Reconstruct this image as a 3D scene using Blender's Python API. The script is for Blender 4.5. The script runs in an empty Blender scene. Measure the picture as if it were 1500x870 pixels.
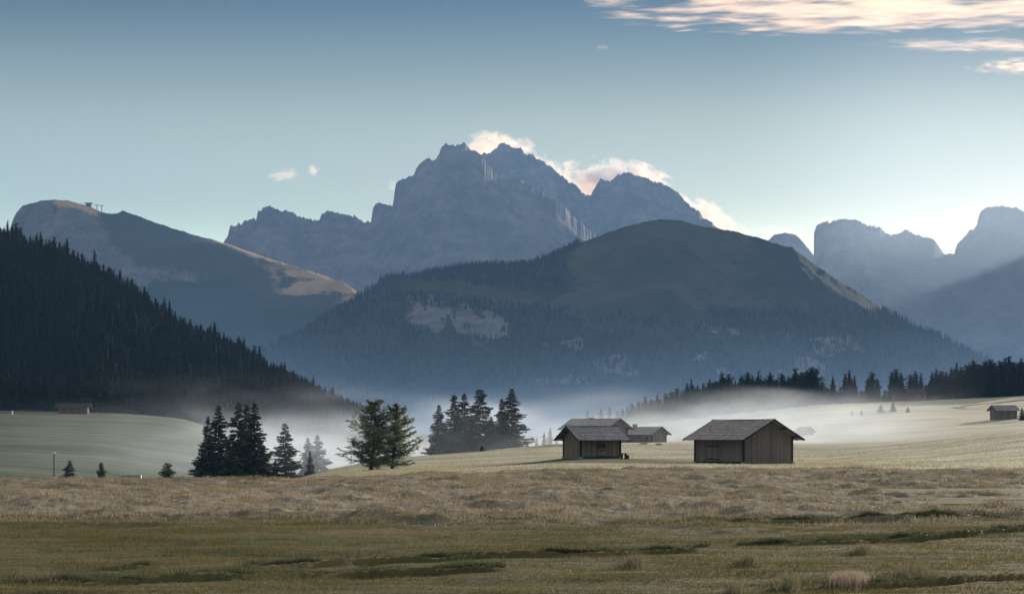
import bpy, math, random
import numpy as np
from mathutils import Vector, Matrix
R = math.radians
random.seed(7); rng = np.random.default_rng(7)
scene = bpy.context.scene
COL = scene.collection
F = 2917.0; E = 3.2; HZ = 640.0          # focal length in photo pixels, eye height, eye-level row
def Zof(py, Y): return E - (py - HZ) * Y / F
def Xof(px, Y): return (px - 750.0) * Y / F
def P(px, py, Y): return Vector((Xof(px, Y), Y, Zof(py, Y)))

# ------------------------------------------------------------------ noise
def _h(ix, iy, s):
    n = (ix.astype(np.int64) * 374761393 + iy.astype(np.int64) * 668265263 + s * 1442695041) & 0x7fffffff
    n = ((n ^ (n >> 13)) * 1274126177) & 0x7fffffff
    return ((n ^ (n >> 16)) & 0xffff) / 65535.0
def vnoise(x, y, s=0):
    ix = np.floor(x); iy = np.floor(y); fx = x - ix; fy = y - iy
    ix = ix.astype(np.int64); iy = iy.astype(np.int64)
    fx = fx*fx*fx*(fx*(fx*6-15)+10); fy = fy*fy*fy*(fy*(fy*6-15)+10)
    a = _h(ix, iy, s); b = _h(ix+1, iy, s); c = _h(ix, iy+1, s); d = _h(ix+1, iy+1, s)
    return (a*(1-fx)+b*fx)*(1-fy) + (c*(1-fx)+d*fx)*fy
def fbm(x, y, s=0, o=5, g=0.5):
    t = 0; a = 1; n = 0
    for i in range(o):
        t = t + a*vnoise(x, y, s+i*17); n += a; a *= g; x = x*2.03+11.3; y = y*2.03+5.7
    return t/n
def ridged(x, y, s=0, o=5, g=0.5):
    t = 0; a = 1; n = 0
    for i in range(o):
        t = t + a*(1-np.abs(2*vnoise(x, y, s+i*23)-1)); n += a; a *= g; x = x*2.1+3.1; y = y*2.1+7.7
    return t/n
def sm(a, b, x):
    t = np.clip((x-a)/(b-a), 0, 1); return t*t*(3-2*t)

# ------------------------------------------------------------------ objects
def link(name, me, parent=None, mats=()):
    o = bpy.data.objects.new(name, me); COL.objects.link(o)
    if parent is not None: o.parent = parent
    for m in mats: me.materials.append(m)
    return o
def tag(o, label=None, cat=None, group=None, kind=None):
    if label: o['label'] = label
    if cat: o['category'] = cat
    if group: o['group'] = group
    if kind: o['kind'] = kind
    return o
def empty(name, loc, rz=0):
    o = bpy.data.objects.new(name, None); COL.objects.link(o)
    o.location = loc; o.rotation_euler = (0, 0, rz); o.empty_display_size = .5
    return o
def mesh_np(name, v, f, smooth=False, attrs=None, mi=None):
    """v n x 3, f m x k (all the same size)"""
    me = bpy.data.meshes.new(name)
    v = np.ascontiguousarray(v, np.float32); f = np.ascontiguousarray(f, np.int32)
    k = f.shape[1]
    me.vertices.add(len(v)); me.vertices.foreach_set('co', v.ravel())
    me.loops.add(f.size); me.loops.foreach_set('vertex_index', f.ravel())
    me.polygons.add(len(f))
    me.polygons.foreach_set('loop_start', np.arange(0, f.size, k, dtype=np.int32))
    me.polygons.foreach_set('loop_total', np.full(len(f), k, np.int32))
    if mi is not None: me.polygons.foreach_set('material_index', np.ascontiguousarray(mi, np.int32))
    me.polygons.foreach_set('use_smooth', np.full(len(f), smooth, bool))
    me.update(calc_edges=True)
    for nm, a in (attrs or {}).items():
        at = me.attributes.new(nm, 'FLOAT', 'POINT'); at.data.foreach_set('value', np.ascontiguousarray(a, np.float32))
    return me

# ------------------------------------------------------------------ materials
def mat(name):
    m = bpy.data.materials.new(name); m.use_nodes = True
    nt = m.node_tree; nt.nodes.clear()
    out = nt.nodes.new('ShaderNodeOutputMaterial')
    return m, nt, out
class N:
    def __init__(s, nt): s.nt = nt
    def n(s, t, **kw):
        nd = s.nt.nodes.new(t)
        for k, v in kw.items():
            if k.startswith('i_'): 
                key = k[2:]; key = int(key) if key.isdigit() else key.replace('_', ' ')
                s.put(nd.inputs[key], v)
            else: setattr(nd, k, v)
        return nd
    def put(s, sock, v):
        if isinstance(v, bpy.types.NodeSocket): s.nt.links.new(v, sock)
        else: sock.default_value = v
    def math(s, op, a, b=0.0, c=None, clamp=False):
        nd = s.nt.nodes.new('ShaderNodeMath'); nd.operation = op; nd.use_clamp = clamp
        s.put(nd.inputs[0], a); s.put(nd.inputs[1], b)
        if c is not None: s.put(nd.inputs[2], c)
        return nd.outputs[0]
    def mix(s, fac, a, b):
        nd = s.nt.nodes.new('ShaderNodeMix'); nd.data_type = 'RGBA'
        s.put(nd.inputs[0], fac); s.put(nd.inputs[6], a); s.put(nd.inputs[7], b)
        return nd.outputs[2]
    def noise(s, vec, scale, detail=4, rough=.55, dist=0):
        nd = s.nt.nodes.new('ShaderNodeTexNoise')
        if vec is not None: s.put(nd.inputs['Vector'], vec)
        nd.inputs['Scale'].default_value = scale; nd.inputs['Detail'].default_value = detail
        nd.inputs['Roughness'].default_value = rough; nd.inputs['Distortion'].default_value = dist
        return nd.outputs[0]
    def ramp(s, fac, stops):
        nd = s.nt.nodes.new('ShaderNodeMapRange'); nd.interpolation_type = 'SMOOTHSTEP'
        s.put(nd.inputs[0], fac); nd.inputs[1].default_value, nd.inputs[2].default_value = stops
        return nd.outputs[0]
    def mapping(s, vec, scale=(1,1,1), rot=(0,0,0), loc=(0,0,0)):
        nd = s.nt.nodes.new('ShaderNodeMapping'); s.put(nd.inputs[0], vec)
        nd.inputs['Scale'].default_value = scale; nd.inputs['Rotation'].default_value = rot; nd.inputs['Location'].default_value = loc
        return nd.outputs[0]
    def pos(s): return s.nt.nodes.new('ShaderNodeNewGeometry').outputs['Position']
    def obj(s): return s.nt.nodes.new('ShaderNodeTexCoord').outputs['Object']
    def attr(s, nm):
        nd = s.nt.nodes.new('ShaderNodeAttribute'); nd.attribute_name = nm; return nd.outputs['Fac']
    def bump(s, h, strength=.5, dist=1.0):
        nd = s.nt.nodes.new('ShaderNodeBump'); s.put(nd.inputs['Height'], h)
        nd.inputs['Strength'].default_value = strength; nd.inputs['Distance'].default_value = dist
        return nd.outputs[0]
    def bsdf(s, color, rough=.9, normal=None, spec=.2):
        nd = s.nt.nodes.new('ShaderNodeBsdfPrincipled'); s.put(nd.inputs['Base Color'], color)
        s.put(nd.inputs['Roughness'], rough); nd.inputs['Specular IOR Level'].default_value = spec
        if normal is not None: s.put(nd.inputs['Normal'], normal)
        return nd.outputs[0]
def C(r, g, b): return (r, g, b, 1)

def m_wood(name, dark, light, sat=1.0, hor=False):
    m, nt, out = mat(name); n = N(nt); o = n.obj()
    t = n.attr('tint')
    sc = (1.2, 1.2, .25) if not hor else (.3, 2, 2)
    a = n.noise(n.mapping(o, sc), 6, 6, .7)
    b = n.noise(n.mapping(o, (9, 9, .5) if not hor else (.6, 14, 14)), 3, 3)
    c = n.mix(n.ramp(n.math('ADD', n.math('MULTIPLY', a, .68), n.math('MULTIPLY', t, .32)), (.15, .85)), C(*dark), C(*light))
    c = n.mix(n.math('MULTIPLY', n.ramp(b, (.35, .75)), .3), c, C(dark[0]*.5, dark[1]*.5, dark[2]*.5))
    nt.links.new(n.bsdf(c, .85, n.bump(b, .4, .03)), out.inputs[0]); return m
WOOD_GREY = m_wood('weathered_grey_boards', (.125,.112,.105), (.23,.212,.202))
WOOD_BROWN = m_wood('brown_boards', (.09,.076,.066), (.30,.26,.22))
WOOD_DARK = m_wood('dark_timber', (.02,.016,.014), (.07,.06,.052))
WOOD_RED = m_wood('reddish_boards', (.08,.05,.04), (.17,.105,.08))
SHINGLE = m_wood('larch_shingles', (.22,.185,.17), (.46,.395,.37))
SHINGLE_BLUE = m_wood('silvered_shingles', (.19,.178,.178), (.43,.405,.405))
def m_plain(name, col, rough=.7, metal=0):
    m, nt, out = mat(name); n = N(nt)
    a = n.noise(n.obj(), 4, 4)
    c = n.mix(n.math('MULTIPLY', n.ramp(a, (.3, .75)), .5), C(*col), C(col[0]*.55, col[1]*.55, col[2]*.55))
    s = n.bsdf(c, rough); s.node.inputs['Metallic'].default_value = metal
    nt.links.new(s, out.inputs[0]); return m
STONE = m_plain('grey_stone', (.28,.27,.25), .9)
PLASTER = m_plain('pale_plaster', (.55,.55,.52), .8)
METAL = m_plain('zinc_sheet', (.35,.37,.40), .45, .6)
GLASS = m_plain('dark_window_glass', (.03,.035,.04), .1)
WHITEP = m_plain('white_paint', (.8,.8,.78), .6)

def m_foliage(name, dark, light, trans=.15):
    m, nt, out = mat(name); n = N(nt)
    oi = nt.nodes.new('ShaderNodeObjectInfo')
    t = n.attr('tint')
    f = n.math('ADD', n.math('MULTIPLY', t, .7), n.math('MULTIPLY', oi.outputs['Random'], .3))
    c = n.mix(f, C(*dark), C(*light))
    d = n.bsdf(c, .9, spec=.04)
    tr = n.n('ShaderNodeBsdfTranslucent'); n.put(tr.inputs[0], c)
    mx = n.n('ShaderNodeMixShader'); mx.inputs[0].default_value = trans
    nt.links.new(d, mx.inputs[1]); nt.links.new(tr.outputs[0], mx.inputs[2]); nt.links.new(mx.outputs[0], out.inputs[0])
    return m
NEEDLES = m_foliage('spruce_needles', (.004,.010,.011), (.013,.028,.025), .03)  # shade of the unlit forest is put into this near-black green
NEAR_NEEDLES = m_foliage('near_spruce_needles', (.034,.048,.040), (.11,.14,.10), .2)  # haze over the near spruces is put into this lighter needle colour
LARCH = m_foliage('larch_needles', (.14,.18,.12), (.34,.385,.25), .5)
BARK, nt, out = mat('bark'); n = N(nt)
nt.links.new(n.bsdf(n.mix(n.noise(n.mapping(n.obj(), (3,3,.6)), 4, 5), C(.03,.024,.02), C(.10,.085,.07)), .9), out.inputs[0])

# ------------------------------------------------------------------ ground
ROWS = {
 12: 0.0, 40: 0.0, 75: 0.03, 100: 0.05, 125: 0.1,
 165: [(0,706),(440,703),(600,697),(750,692),(800,690),(1000,690),(1200,689),(1500,690)],
 200: [(0,730),(300,722),(440,705),(520,694),(600,692),(700,686),(800,681),(1000,681),(1200,682),(1500,683)],
 240: [(0,737),(300,737),(440,707),(520,693),(600,690),(700,685),(820,677),(870,676),(1000,678),(1080,679.5),(1180,680),(1350,678),(1500,670)],
 265: [(0,737),(300,737),(440,705),(520,692),(600,688),(700,683),(780,677),(826,671.6),(915,671.6),(1000,675),(1180,678),(1350,672),(1500,655)],
 300: [(0,735),(300,735),(400,714),(460,700),(540,688),(600,686),(700,680),(800,676),(850,674),(1000,673),(1200,674),(1350,662),(1500,642)],
 380: [(0,718),(300,730),(400,716),(440,700),(500,684),(560,675),(620,668),(700,663),(800,658),(900,660),(1000,663),(1200,662),(1280,655),(1350,648),(1500,630)],
 430: [(0,702),(300,730),(440,712),(500,697),(600,674),(700,662),(760,655),(830,650),(900,649),(980,649),(1100,652),(1200,654),(1300,653),(1400,645),(1500,634)],
 500: [(0,672),(150,680),(300,705),(440,705),(600,690),(700,672),(800,660),(900,652),(1000,650),(1200,648),(1300,642),(1400,634),(1500,626)],
 600: [(0,636),(150,640),(285,655),(340,670),(500,690),(700,680),(850,662),(950,650),(1100,640),(1200,630),(1300,622),(1400,617),(1450,615.5),(1500,613)],
 720: [(0,604),(200,609),(270,616),(300,628),(350,648),(500,680),(700,680),(850,655),(950,640),(1100,622),(1200,605),(1300,600),(1400,600),(1500,598)],
 850: [(-250,575),(0,590),(150,597),(285,612),(400,640),(520,662),(700,670),(850,640),(920,622),(1000,612),(1100,602),(1200,592),(1300,588),(1400,584),(1500,578),(1750,560)],
 1150:[(-250,335),(0,365),(75,380),(110,395),(150,415),(200,440),(250,485),(300,510),(350,530),(400,565),(440,580),(470,598),(500,612),(560,640),(700,655),(900,640),(950,620),(1100,600),(1300,592),(1500,585)],
 1500:[(-250,400),(0,430),(200,520),(400,600),(600,640),(900,640),(1500,600)],
 2200:[(-250,560),(0,590),(400,640),(700,645),(1500,630)],
 3400:[(-250,620),(700,630),(1500,620)],
}
PXG = np.linspace(-260, 1760, 900)
YR = sorted(ROWS)
ZR = []
for Y in YR:
    r = ROWS[Y]
    if isinstance(r, float): ZR.append(np.full(PXG.shape, r))
    else:
        py = np.interp(PXG, [a for a, b in r], [b for a, b in r])
        k = np.hanning(31); k /= k.sum()
        py = np.convolve(np.pad(py, 15, mode='edge'), k, mode='valid')
        ZR.append(Zof(py, Y))
ZR = np.array(ZR); YR = np.array(YR, float)
def pchip_rows(Yq):
    h = np.diff(YR); d = np.diff(ZR, axis=0)/h[:, None]
    m = np.zeros_like(ZR); m[0] = d[0]; m[-1] = d[-1]
    for i in range(1, len(YR)-1):
        s = np.where(d[i-1]*d[i] > 0, 1, 0)
        w1 = 2*h[i]+h[i-1]; w2 = h[i]+2*h[i-1]
        with np.errstate(divide='ignore', invalid='ignore'):
            v = (w1+w2)/(w1/d[i-1]+w2/d[i])
        m[i] = np.where(s > 0, np.nan_to_num(v), 0)
    j = np.clip(np.searchsorted(YR, Yq, side='right')-1, 0, len(YR)-2)
    t = ((Yq-YR[j])/h[j])[:, None]; hh = h[j][:, None]
    return ((2*t**3-3*t**2+1)*ZR[j] + (t**3-2*t**2+t)*hh*m[j] + (-2*t**3+3*t**2)*ZR[j+1] + (t**3-t**2)*hh*m[j+1])
ys = [10.0]
while ys[-1] < 3400:
    y = ys[-1]; ys.append(y + (max(.06, y*.0045) if y < 190 else y*.011))
ys[-1] = 3400.0
YG = np.array(ys)
PX, YY = np.meshgrid(PXG, YG)
XX = (PX-750)*YY/F
ZZ = pchip_rows(YG)
# land cover masks; foreground shade and mid-meadow sun are put into their colours
wob = (fbm(XX/14, YY/14, 3)-.5)*16
band = sm(66, 84, YY + wob*.9 + 14*(fbm(XX/5, YY/5, 4)-.5)) * (1-sm(168, 176, YY + wob*.6))       # tall dry tussocks
band *= 1 - sm(0,1, sm(60,66,YY)*(1-sm(0.0,1.0,sm(1180,1320,PX))*0)) * 0
strip = sm(.55, .62, fbm(XX/30, YY/4, 61)) * sm(1050, 1300, PX) * sm(80, 90, YY) * (1-sm(120, 135, YY))
band *= 1 - strip
far = sm(168, 178, YY + wob*.6)
mound = np.exp(-(((XX - Xof(880, 262))/17)**4 + ((YY-246)/24)**4))  # grassy mound, with the barn shadow painted into its colour
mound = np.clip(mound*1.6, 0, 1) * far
ditch = np.zeros_like(XX)
def ditch_line(pts, w, depth):
    """pts in (px, py) on the flat foreground; a narrow channel with an undercut far bank"""
    global ZZ, ditch
    xs = np.array([p[0] for p in pts], float); yv = np.array([E*F/(p[1]-HZ) for p in pts])
    yc = np.interp(PX, xs, yv) + (fbm(XX/1.6, YY*0, 71)-.5)*1.2
    inside = sm(xs[0]-30, xs[0]+40, PX)*(1-sm(xs[-1]-40, xs[-1]+30, PX))
    w2 = w*(.6+.8*fbm(XX/3, YY*0, 72))
    d = (YY-yc)/w2
    prof = np.where(d < 0, np.exp(-(d/1.0)**2), np.exp(-(d/.5)**4))*inside*sm(.30,.5,fbm(XX/2.2,YY*0,75+len(pts),3))
    ZZ -= depth*prof
    ZZ += .14*inside*np.exp(-((d-1.1)/.7)**2)*(.4+fbm(XX/.9, YY/.9, 73))
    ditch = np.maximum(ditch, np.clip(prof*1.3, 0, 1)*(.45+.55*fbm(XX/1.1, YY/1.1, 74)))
ditch_line([(360,836),(560,826),(700,819),(833,816),(1000,808),(1032,806)], .30, .26)
ditch_line([(50,858),(200,857),(300,852),(500,845),(640,840),(740,836)], .24, .20)
ditch_line([(1160,800),(1240,796),(1330,792),(1430,785),(1560,775)], .36, .34)
ditch_line([(160,836),(190,834),(215,833)], .22, .15)
ditch_line([(1180,866),(1300,860),(1450,850),(1560,842)], .2, .12)
ditch_line([(1020,769),(1150,766),(1300,764),(1420,760),(1560,756)], .5, .2)
lump = ridged(XX/2.2, YY/3.2, 5, 4)
ZZ += band*((fbm(XX/2.6, YY/3.6, 9, 4)-.5)*.85 + (ridged(XX/1.1, YY/1.5, 10, 3)-.5)*.22)
near = 1-sm(70, 80, YY)
ZZ += (near+.3*(YY>=70)*(YY<400))*((fbm(XX/3.5, YY/1.6, 12, 5)-.5)*.22)
ZZ += sm(180, 400, YY)*((fbm(XX/60, YY/30, 13, 4)-.5)*1.2) * (1-mound)
ZZ += sm(800, 900, YY)*((fbm(XX/120, YY/120, 14, 4)-.5)*10)
def ground_z(px, Y):
    i = np.clip(np.interp(Y, YG, np.arange(len(YG))), 0, len(YG)-1.001); j = np.clip(np.interp(px, PXG, np.arange(len(PXG))), 0, len(PXG)-1.001)
    i0 = np.floor(i).astype(int); j0 = np.floor(j).astype(int); a = i-i0; b = j-j0
    return (ZZ[i0, j0]*(1-a)*(1-b)+ZZ[i0+1, j0]*a*(1-b)+ZZ[i0, j0+1]*(1-a)*b+ZZ[i0+1, j0+1]*a*b)
def gz(px, Y): return float(ground_z(np.array([float(px)]), np.array([float(Y)]))[0])
def grid_faces(nr, nc):
    i = np.arange(nr-1)[:, None]*nc + np.arange(nc-1)[None]
    return np.stack([i, i+1, i+nc+1, i+nc], -1).reshape(-1, 4)
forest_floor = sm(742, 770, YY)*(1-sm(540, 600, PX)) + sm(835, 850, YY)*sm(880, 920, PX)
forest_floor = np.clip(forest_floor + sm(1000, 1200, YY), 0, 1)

m, nt, out = mat('meadow'); n = N(nt); p = n.pos()
A = {k: n.attr(k) for k in ('band', 'far', 'mound', 'ditch', 'forest')}
st = n.mapping(p, (.09, .32, .3)); big = n.noise(st, 1.0, 5, .6)
streak = n.noise(n.mapping(p, (.25, 1.6, 1)), 1.0, 6, .7)
fine = n.noise(p, 6, 6, .75)
mid = n.noise(n.mapping(p, (.8, 1.2, 1)), 1.0, 5, .65)
green = n.mix(n.ramp(big, (.38, .62)), C(.075,.085,.03), C(.14,.112,.05))
green = n.mix(n.ramp(streak, (.42, .66)), green, C(.075,.058,.028))
green = n.mix(n.math('MULTIPLY', n.ramp(fine, (.45, .75)), .6), green, C(.15,.14,.06))
brown = n.mix(n.ramp(big, (.35, .65)), C(.17,.15,.105), (.27,.215,.165,1))
brown = n.mix(n.ramp(mid, (.48, .66)), brown, C(.10,.10,.06))
brown = n.mix(n.math('MULTIPLY', n.ramp(fine, (.45, .8)), .5), brown, C(.38,.31,.245))
fs = n.noise(n.mapping(p, (.012, .10, .05)), 1.0, 6, .62, .6)
fs2 = n.noise(n.mapping(p, (.05, .5, .2)), 1.0, 5, .7)
pale = n.mix(n.ramp(fs, (.36, .64)), C(.28,.27,.16), C(.48,.42,.30))  # pale hay, lightened to carry the sunlight on the mid meadow
pale = n.mix(n.math('MULTIPLY', n.ramp(fs2, (.42, .70)), .8), pale, C(.20,.20,.11))
fs3 = n.noise(n.mapping(p, (.25, 1.5, .4)), 1.0, 6, .75)
pale = n.mix(n.math('MULTIPLY', n.ramp(fs3, (.5, .72)), .55), pale, C(.58,.50,.36))
# the left-hand valley meadow stays greener than the sunny hay meadow
sx = n.n('ShaderNodeSeparateXYZ'); n.put(sx.inputs[0], p)
leftg = n.ramp(n.math('DIVIDE', sx.outputs[0], sx.outputs[1]), (-.10, -.15))
pg = n.mix(n.ramp(fs, (.36, .64)), C(.045,.08,.042), C(.13,.125,.075))
pale = n.mix(leftg, pale, pg)
mound_shade = n.mix(n.ramp(mid, (.4, .65)), C(.030,.048,.018), C(.052,.068,.026))  # barn shadow over the mound is put into this darker green
col = n.mix(A['band'], green, brown)
col = n.mix(A['far'], col, pale)
col = n.mix(A['mound'], col, mound_shade)
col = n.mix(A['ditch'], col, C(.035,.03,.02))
col = n.mix(A['forest'], col, C(.006,.009,.007))  # forest floor, darkened in colour for the shade among the trees
hgt = n.math('ADD', n.math('MULTIPLY', fine, .05), n.math('MULTIPLY', mid, .12))
nt.links.new(n.bsdf(col, .95, n.bump(hgt, .8, 1.0), .1), out.inputs[0])
MEADOW = m
gv = np.stack([XX, YY, ZZ], -1).reshape(-1, 3)
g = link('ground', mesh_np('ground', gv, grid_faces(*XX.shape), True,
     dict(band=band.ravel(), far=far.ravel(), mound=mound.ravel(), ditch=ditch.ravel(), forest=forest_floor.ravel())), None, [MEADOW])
tag(g, kind='structure')

# wide terrain apron under and around everything, behind the camera too
m2, nt, out = mat('valley_floor'); n = N(nt)
nt.links.new(n.bsdf(n.mix(n.noise(n.pos(), .01, 6), C(.04,.05,.02), C(.09,.085,.04)), .95), out.inputs[0])
av = []; K = 40
ax = np.linspace(-5200, 5200, 81); ay = np.linspace(-900, 12500, 101)
AX, AY = np.meshgrid(ax, ay); AZ = -22 + 0*AX
gx = link('terrain', mesh_np('terrain', np.stack([AX, AY, AZ], -1).reshape(-1, 3), grid_faces(*AX.shape), True), None, [m2])
tag(gx, kind='structure')
# ground behind and beside the camera joins the meadow
side = []
xl, xr = (PXG[0]-750)/F, (PXG[-1]-750)/F
bz = np.array([[-300,-300,-.04],[300,-300,-.04],[300,10,-.04],[xr*10,10,-.04],[xl*10,10,-.04],[-300,10,-.04],
               [xl*168,168,-.04],[-300,168,-.04],[xr*168,168,-.04],[300,168,-.04]])
gb = link('meadow', mesh_np('meadow', bz, np.array([[0,1,2,5],[4,6,7,5],[3,2,9,8]]), False, {k_: [0.]*10 for k_ in ('band','far','mound','ditch','forest')}), None, [MEADOW])
tag(gb, kind='structure')

# ------------------------------------------------------------------ grass
def blades(name, px, Y, h, w, lean, tint, material):
    k = len(px); X = (px-750)*Y/F; Z = ground_z(px, Y)
    a = rng.uniform(0, 2*np.pi, k); b = rng.uniform(0, 2*np.pi, k)
    dx = np.cos(a)*w/2; dy = np.sin(a)*w/2
    v = np.empty((k, 3, 3)); v[:, 0] = np.stack([X-dx, Y-dy, Z-.02], -1); v[:, 1] = np.stack([X+dx, Y+dy, Z-.02], -1)
    v[:, 2] = np.stack([X+np.cos(b)*lean*h, Y+np.sin(b)*lean*h, Z+h], -1)
    o = link(name, mesh_np(name, v.reshape(-1, 3), np.arange(k*3).reshape(-1, 3), False, dict(tint=np.repeat(tint, 3))), None, [material])
    return tag(o, kind='stuff')
def m_grass(name, a, b, c, trans=.35):
    m, nt, out = mat(name); n = N(nt); t = n.attr('tint')
    cc = n.mix(n.ramp(t, (0, .5)), C(*a), C(*b)); cc = n.mix(n.ramp(t, (.5, 1)), cc, C(*c))
    d = n.bsdf(cc, .8, spec=.15); tr = n.n('ShaderNodeBsdfTranslucent'); n.put(tr.inputs[0], cc)
    mx = n.n('ShaderNodeMixShader'); mx.inputs[0].default_value = trans
    nt.links.new(d, mx.inputs[1]); nt.links.new(tr.outputs[0], mx.inputs[2]); nt.links.new(mx.outputs[0], out.inputs[0]); return m
G_DRY = m_grass('dry_grass', (.12,.125,.07), (.245,.208,.128), (.40,.32,.235))
G_GRN = m_grass('meadow_grass', (.058,.070,.025), (.135,.118,.045), (.23,.19,.085))
def scatter(k, y0, y1, pw=1.0):
    Y = np.sqrt(rng.uniform(y0*y0, y1*y1, k)); px = rng.uniform(-60, 1560, k); return px, Y
px, Y = scatter(420000, 70, 182)
X = (px-750)*Y/F
cl = fbm(X/1.5, Y/1.8, 31, 4); bandm = np.interp(0, [0], [0])
i = np.clip(np.searchsorted(YG, Y), 0, len(YG)-1); j = np.clip(((px+260)/2020*899).astype(int), 0, 899)
bm = band[i, j]
keep = (bm > .05) & (rng.random(len(px)) < bm*(.35+1.3*np.clip(cl-.3, 0, 1))); px, Y, X, cl = px[keep], Y[keep], X[keep], cl[keep]
hh = (.07+.30*np.clip(cl-.38, 0, 1)*1.6)*rng.uniform(.6, 1.2, len(px))
tone = np.clip(.5*fbm(X/9, Y/14, 33, 3)*1.4+.5*rng.random(len(px))-.1+ .25*(fbm(X/2.2, Y/2.2, 35)-.5), 0, 1)
blades('tussock_grass', px, Y, hh, .045, .45, tone, G_DRY)
px, Y = scatter(330000, 24, 80); X = (px-750)*Y/F
cl = fbm(X/2.5, Y/1.2, 41, 4)
i = np.clip(np.searchsorted(YG, Y), 0, len(YG)-1); j = np.clip(((px+260)/2020*899).astype(int), 0, 899)
dd = ditch[i, j]
hh = (.035+.09*np.clip(cl-.4, 0, 1)*2)*rng.uniform(.6, 1.3, len(px)); 
tone = np.clip(.35*fbm(X/6, Y/3, 43, 3)*1.6+.45*rng.random(len(px))-.05, 0, 1)
keep = dd < .25; px, Y, hh, tone = px[keep], Y[keep], hh[keep], tone[keep]
blades('meadow_grass', px, Y, hh, .022, .7, tone, G_GRN)
px, Y = scatter(210000, 168, 430); X = (px-750)*Y/F
cl = fbm(X/5, Y/2.2, 45, 4); tone = np.clip(.6*fbm(X/20, Y/6, 46, 3)*1.5+.4*rng.random(len(px))-.1, 0, 1)
keep = (cl > .42); px, Y, cl, tone, X = px[keep], Y[keep], cl[keep], tone[keep], X[keep]
gm_ = np.abs(X-Xof(880, 262)) < 16; keep = ~(gm_ & (Y > 225) & (Y < 272)); px, Y, cl, tone = px[keep], Y[keep], cl[keep], tone[keep]
blades('hay_grass', px, Y, (.08+.25*(cl-.42))*rng.uniform(.6, 1.3, len(px)), .09, .6, tone, m_grass('hay_meadow_grass', (.16,.17,.09), (.34,.30,.19), (.52,.45,.32)))
# ranker growth along the ditches and a few isolated tufts
TX = []
for line, cnt, spread in (([(340,836),(560,825),(700,818),(833,815),(1000,807),(1040,805)], 40000, 1.7), ([(30,858),(200,856),(300,851),(500,844),(740,835)], 26000, 1.6), ([(1080,802),(1240,795),(1330,791),(1430,784),(1560,774)], 26000, 2.0), ([(150,836),(220,832)], 2500, .5), ([(1180,865),(1300,859),(1450,849)], 5000, .8), ([(1000,769),(1300,764),(1560,756)], 16000, 2.5)):
    t = rng.uniform(line[0][0], line[-1][0], cnt); yv = np.interp(t, [a for a, b in line], [E*F/(b-HZ) for a, b in line])
    TX.append((t, yv+.35+np.abs(rng.normal(0, 1, cnt))*spread*.45))
px = np.concatenate([a for a, b in TX]); Y = np.concatenate([b for a, b in TX]); X = (px-750)*Y/F
cl = fbm(X/1.1, Y/.9, 51, 3); keep = cl > .44; px, Y, cl = px[keep], Y[keep], cl[keep]
hh = (.05+.42*np.clip(cl-.44, 0, 1))*rng.uniform(.7, 1.3, len(px))
blades('ditch_grass', px, Y, hh, .03, .5, rng.random(len(px))*.8, m_grass('rank_grass', (.05,.065,.032), (.10,.115,.06), (.19,.17,.095)))
sp = []
for (cx, cy, r, k) in ((1245,856,22,1400),(1080,866,10,500),(1160,860,9,600),(1140,862,3,150),(930,828,10,500),(1265,812,9,400),(60,850,30,500),(1340,846,26,900),(1100,826,10,400)):
    yc = E*F/(cy-HZ); sp.append((cx+rng.normal(0, 1, k)*r*.6, yc+rng.normal(0, 1, k)*.5, np.full(k, 1.0 if cx == 1245 else .25)))
px = np.concatenate([a for a, b, c in sp]); Y = np.concatenate([b for a, b, c in sp]); tn = np.concatenate([c for a, b, c in sp])
blades('tall_grass', px, Y, rng.uniform(.12, .34, len(px)), .02, .35, np.clip(tn*.8+rng.random(len(px))*.3-.1, 0, 1), G_DRY)

# ------------------------------------------------------------------ mountains
def m_mountain(name, rock1, rock2, grass1, grass2, sc=1.0):
    m, nt, out = mat(name); n = N(nt); p = n.pos(); s = .01*sc
    rk, wd = n.attr('rock'), n.attr('wood')
    a = n.noise(p, s*.6, 8, .65); b = n.noise(n.mapping(p, (1.7, 1.2, .8)), s*1.4, 9, .75); c = n.noise(n.mapping(p, (1, 1, 3.5)), s, 6, .6)
    r = n.mix(n.ramp(b, (.35, .66)), C(*rock1), C(*rock2)); r = n.mix(n.math('MULTIPLY', n.ramp(c, (.46, .62)), .32), r, C(rock1[0]*.6, rock1[1]*.6, rock1[2]*.6))
    g = n.mix(n.ramp(a, (.35, .65)), C(*grass1), C(*grass2))
    g = n.mix(n.ramp(n.math('ADD', n.attr('shaded'), n.math('MULTIPLY', n.math('SUBTRACT', b, .5), 1.3)), (.25, .75)), g, n.mix(a, C(.026,.032,.018), C(.058,.06,.034)))
    col = n.mix(n.ramp(n.math('ADD', rk, n.math('MULTIPLY', n.math('SUBTRACT', b, .5), .9)), (.38, .62)), g, r)
    w = n.ramp(n.math('ADD', wd, n.math('MULTIPLY', n.math('SUBTRACT', n.noise(p, s*2.5, 8, .75), .5), 1.3)), (.36, .64))
    f2 = n.mix(n.noise(p, s*12, 3, .7), C(.008,.016,.01), C(.035,.048,.026))
    col = n.mix(w, col, f2)
    nt.links.new(n.bsdf(col, .95, n.bump(n.math('ADD', n.math('MULTIPLY', b, 26/sc), n.math('MULTIPLY', n.noise(p, s*9, 4, .7), 5)), .9, 1.0), .1), out.inputs[0])
    return m
ROCKY = m_mountain('dolomite_rock', (.10,.098,.096), (.22,.21,.20), (.06,.07,.035), (.10,.095,.05), .5)
GREENM = m_mountain('alpine_slope', (.10,.095,.09), (.25,.235,.22), (.032,.038,.02), (.075,.07,.036), 1.0)
DRYM = m_mountain('dry_alpine_slope', (.085,.08,.076), (.18,.17,.16), (.27,.19,.09), (.55,.35,.16), 1.0)  # dry grass, tan brightened so the crest strip reads as sunlit

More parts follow.
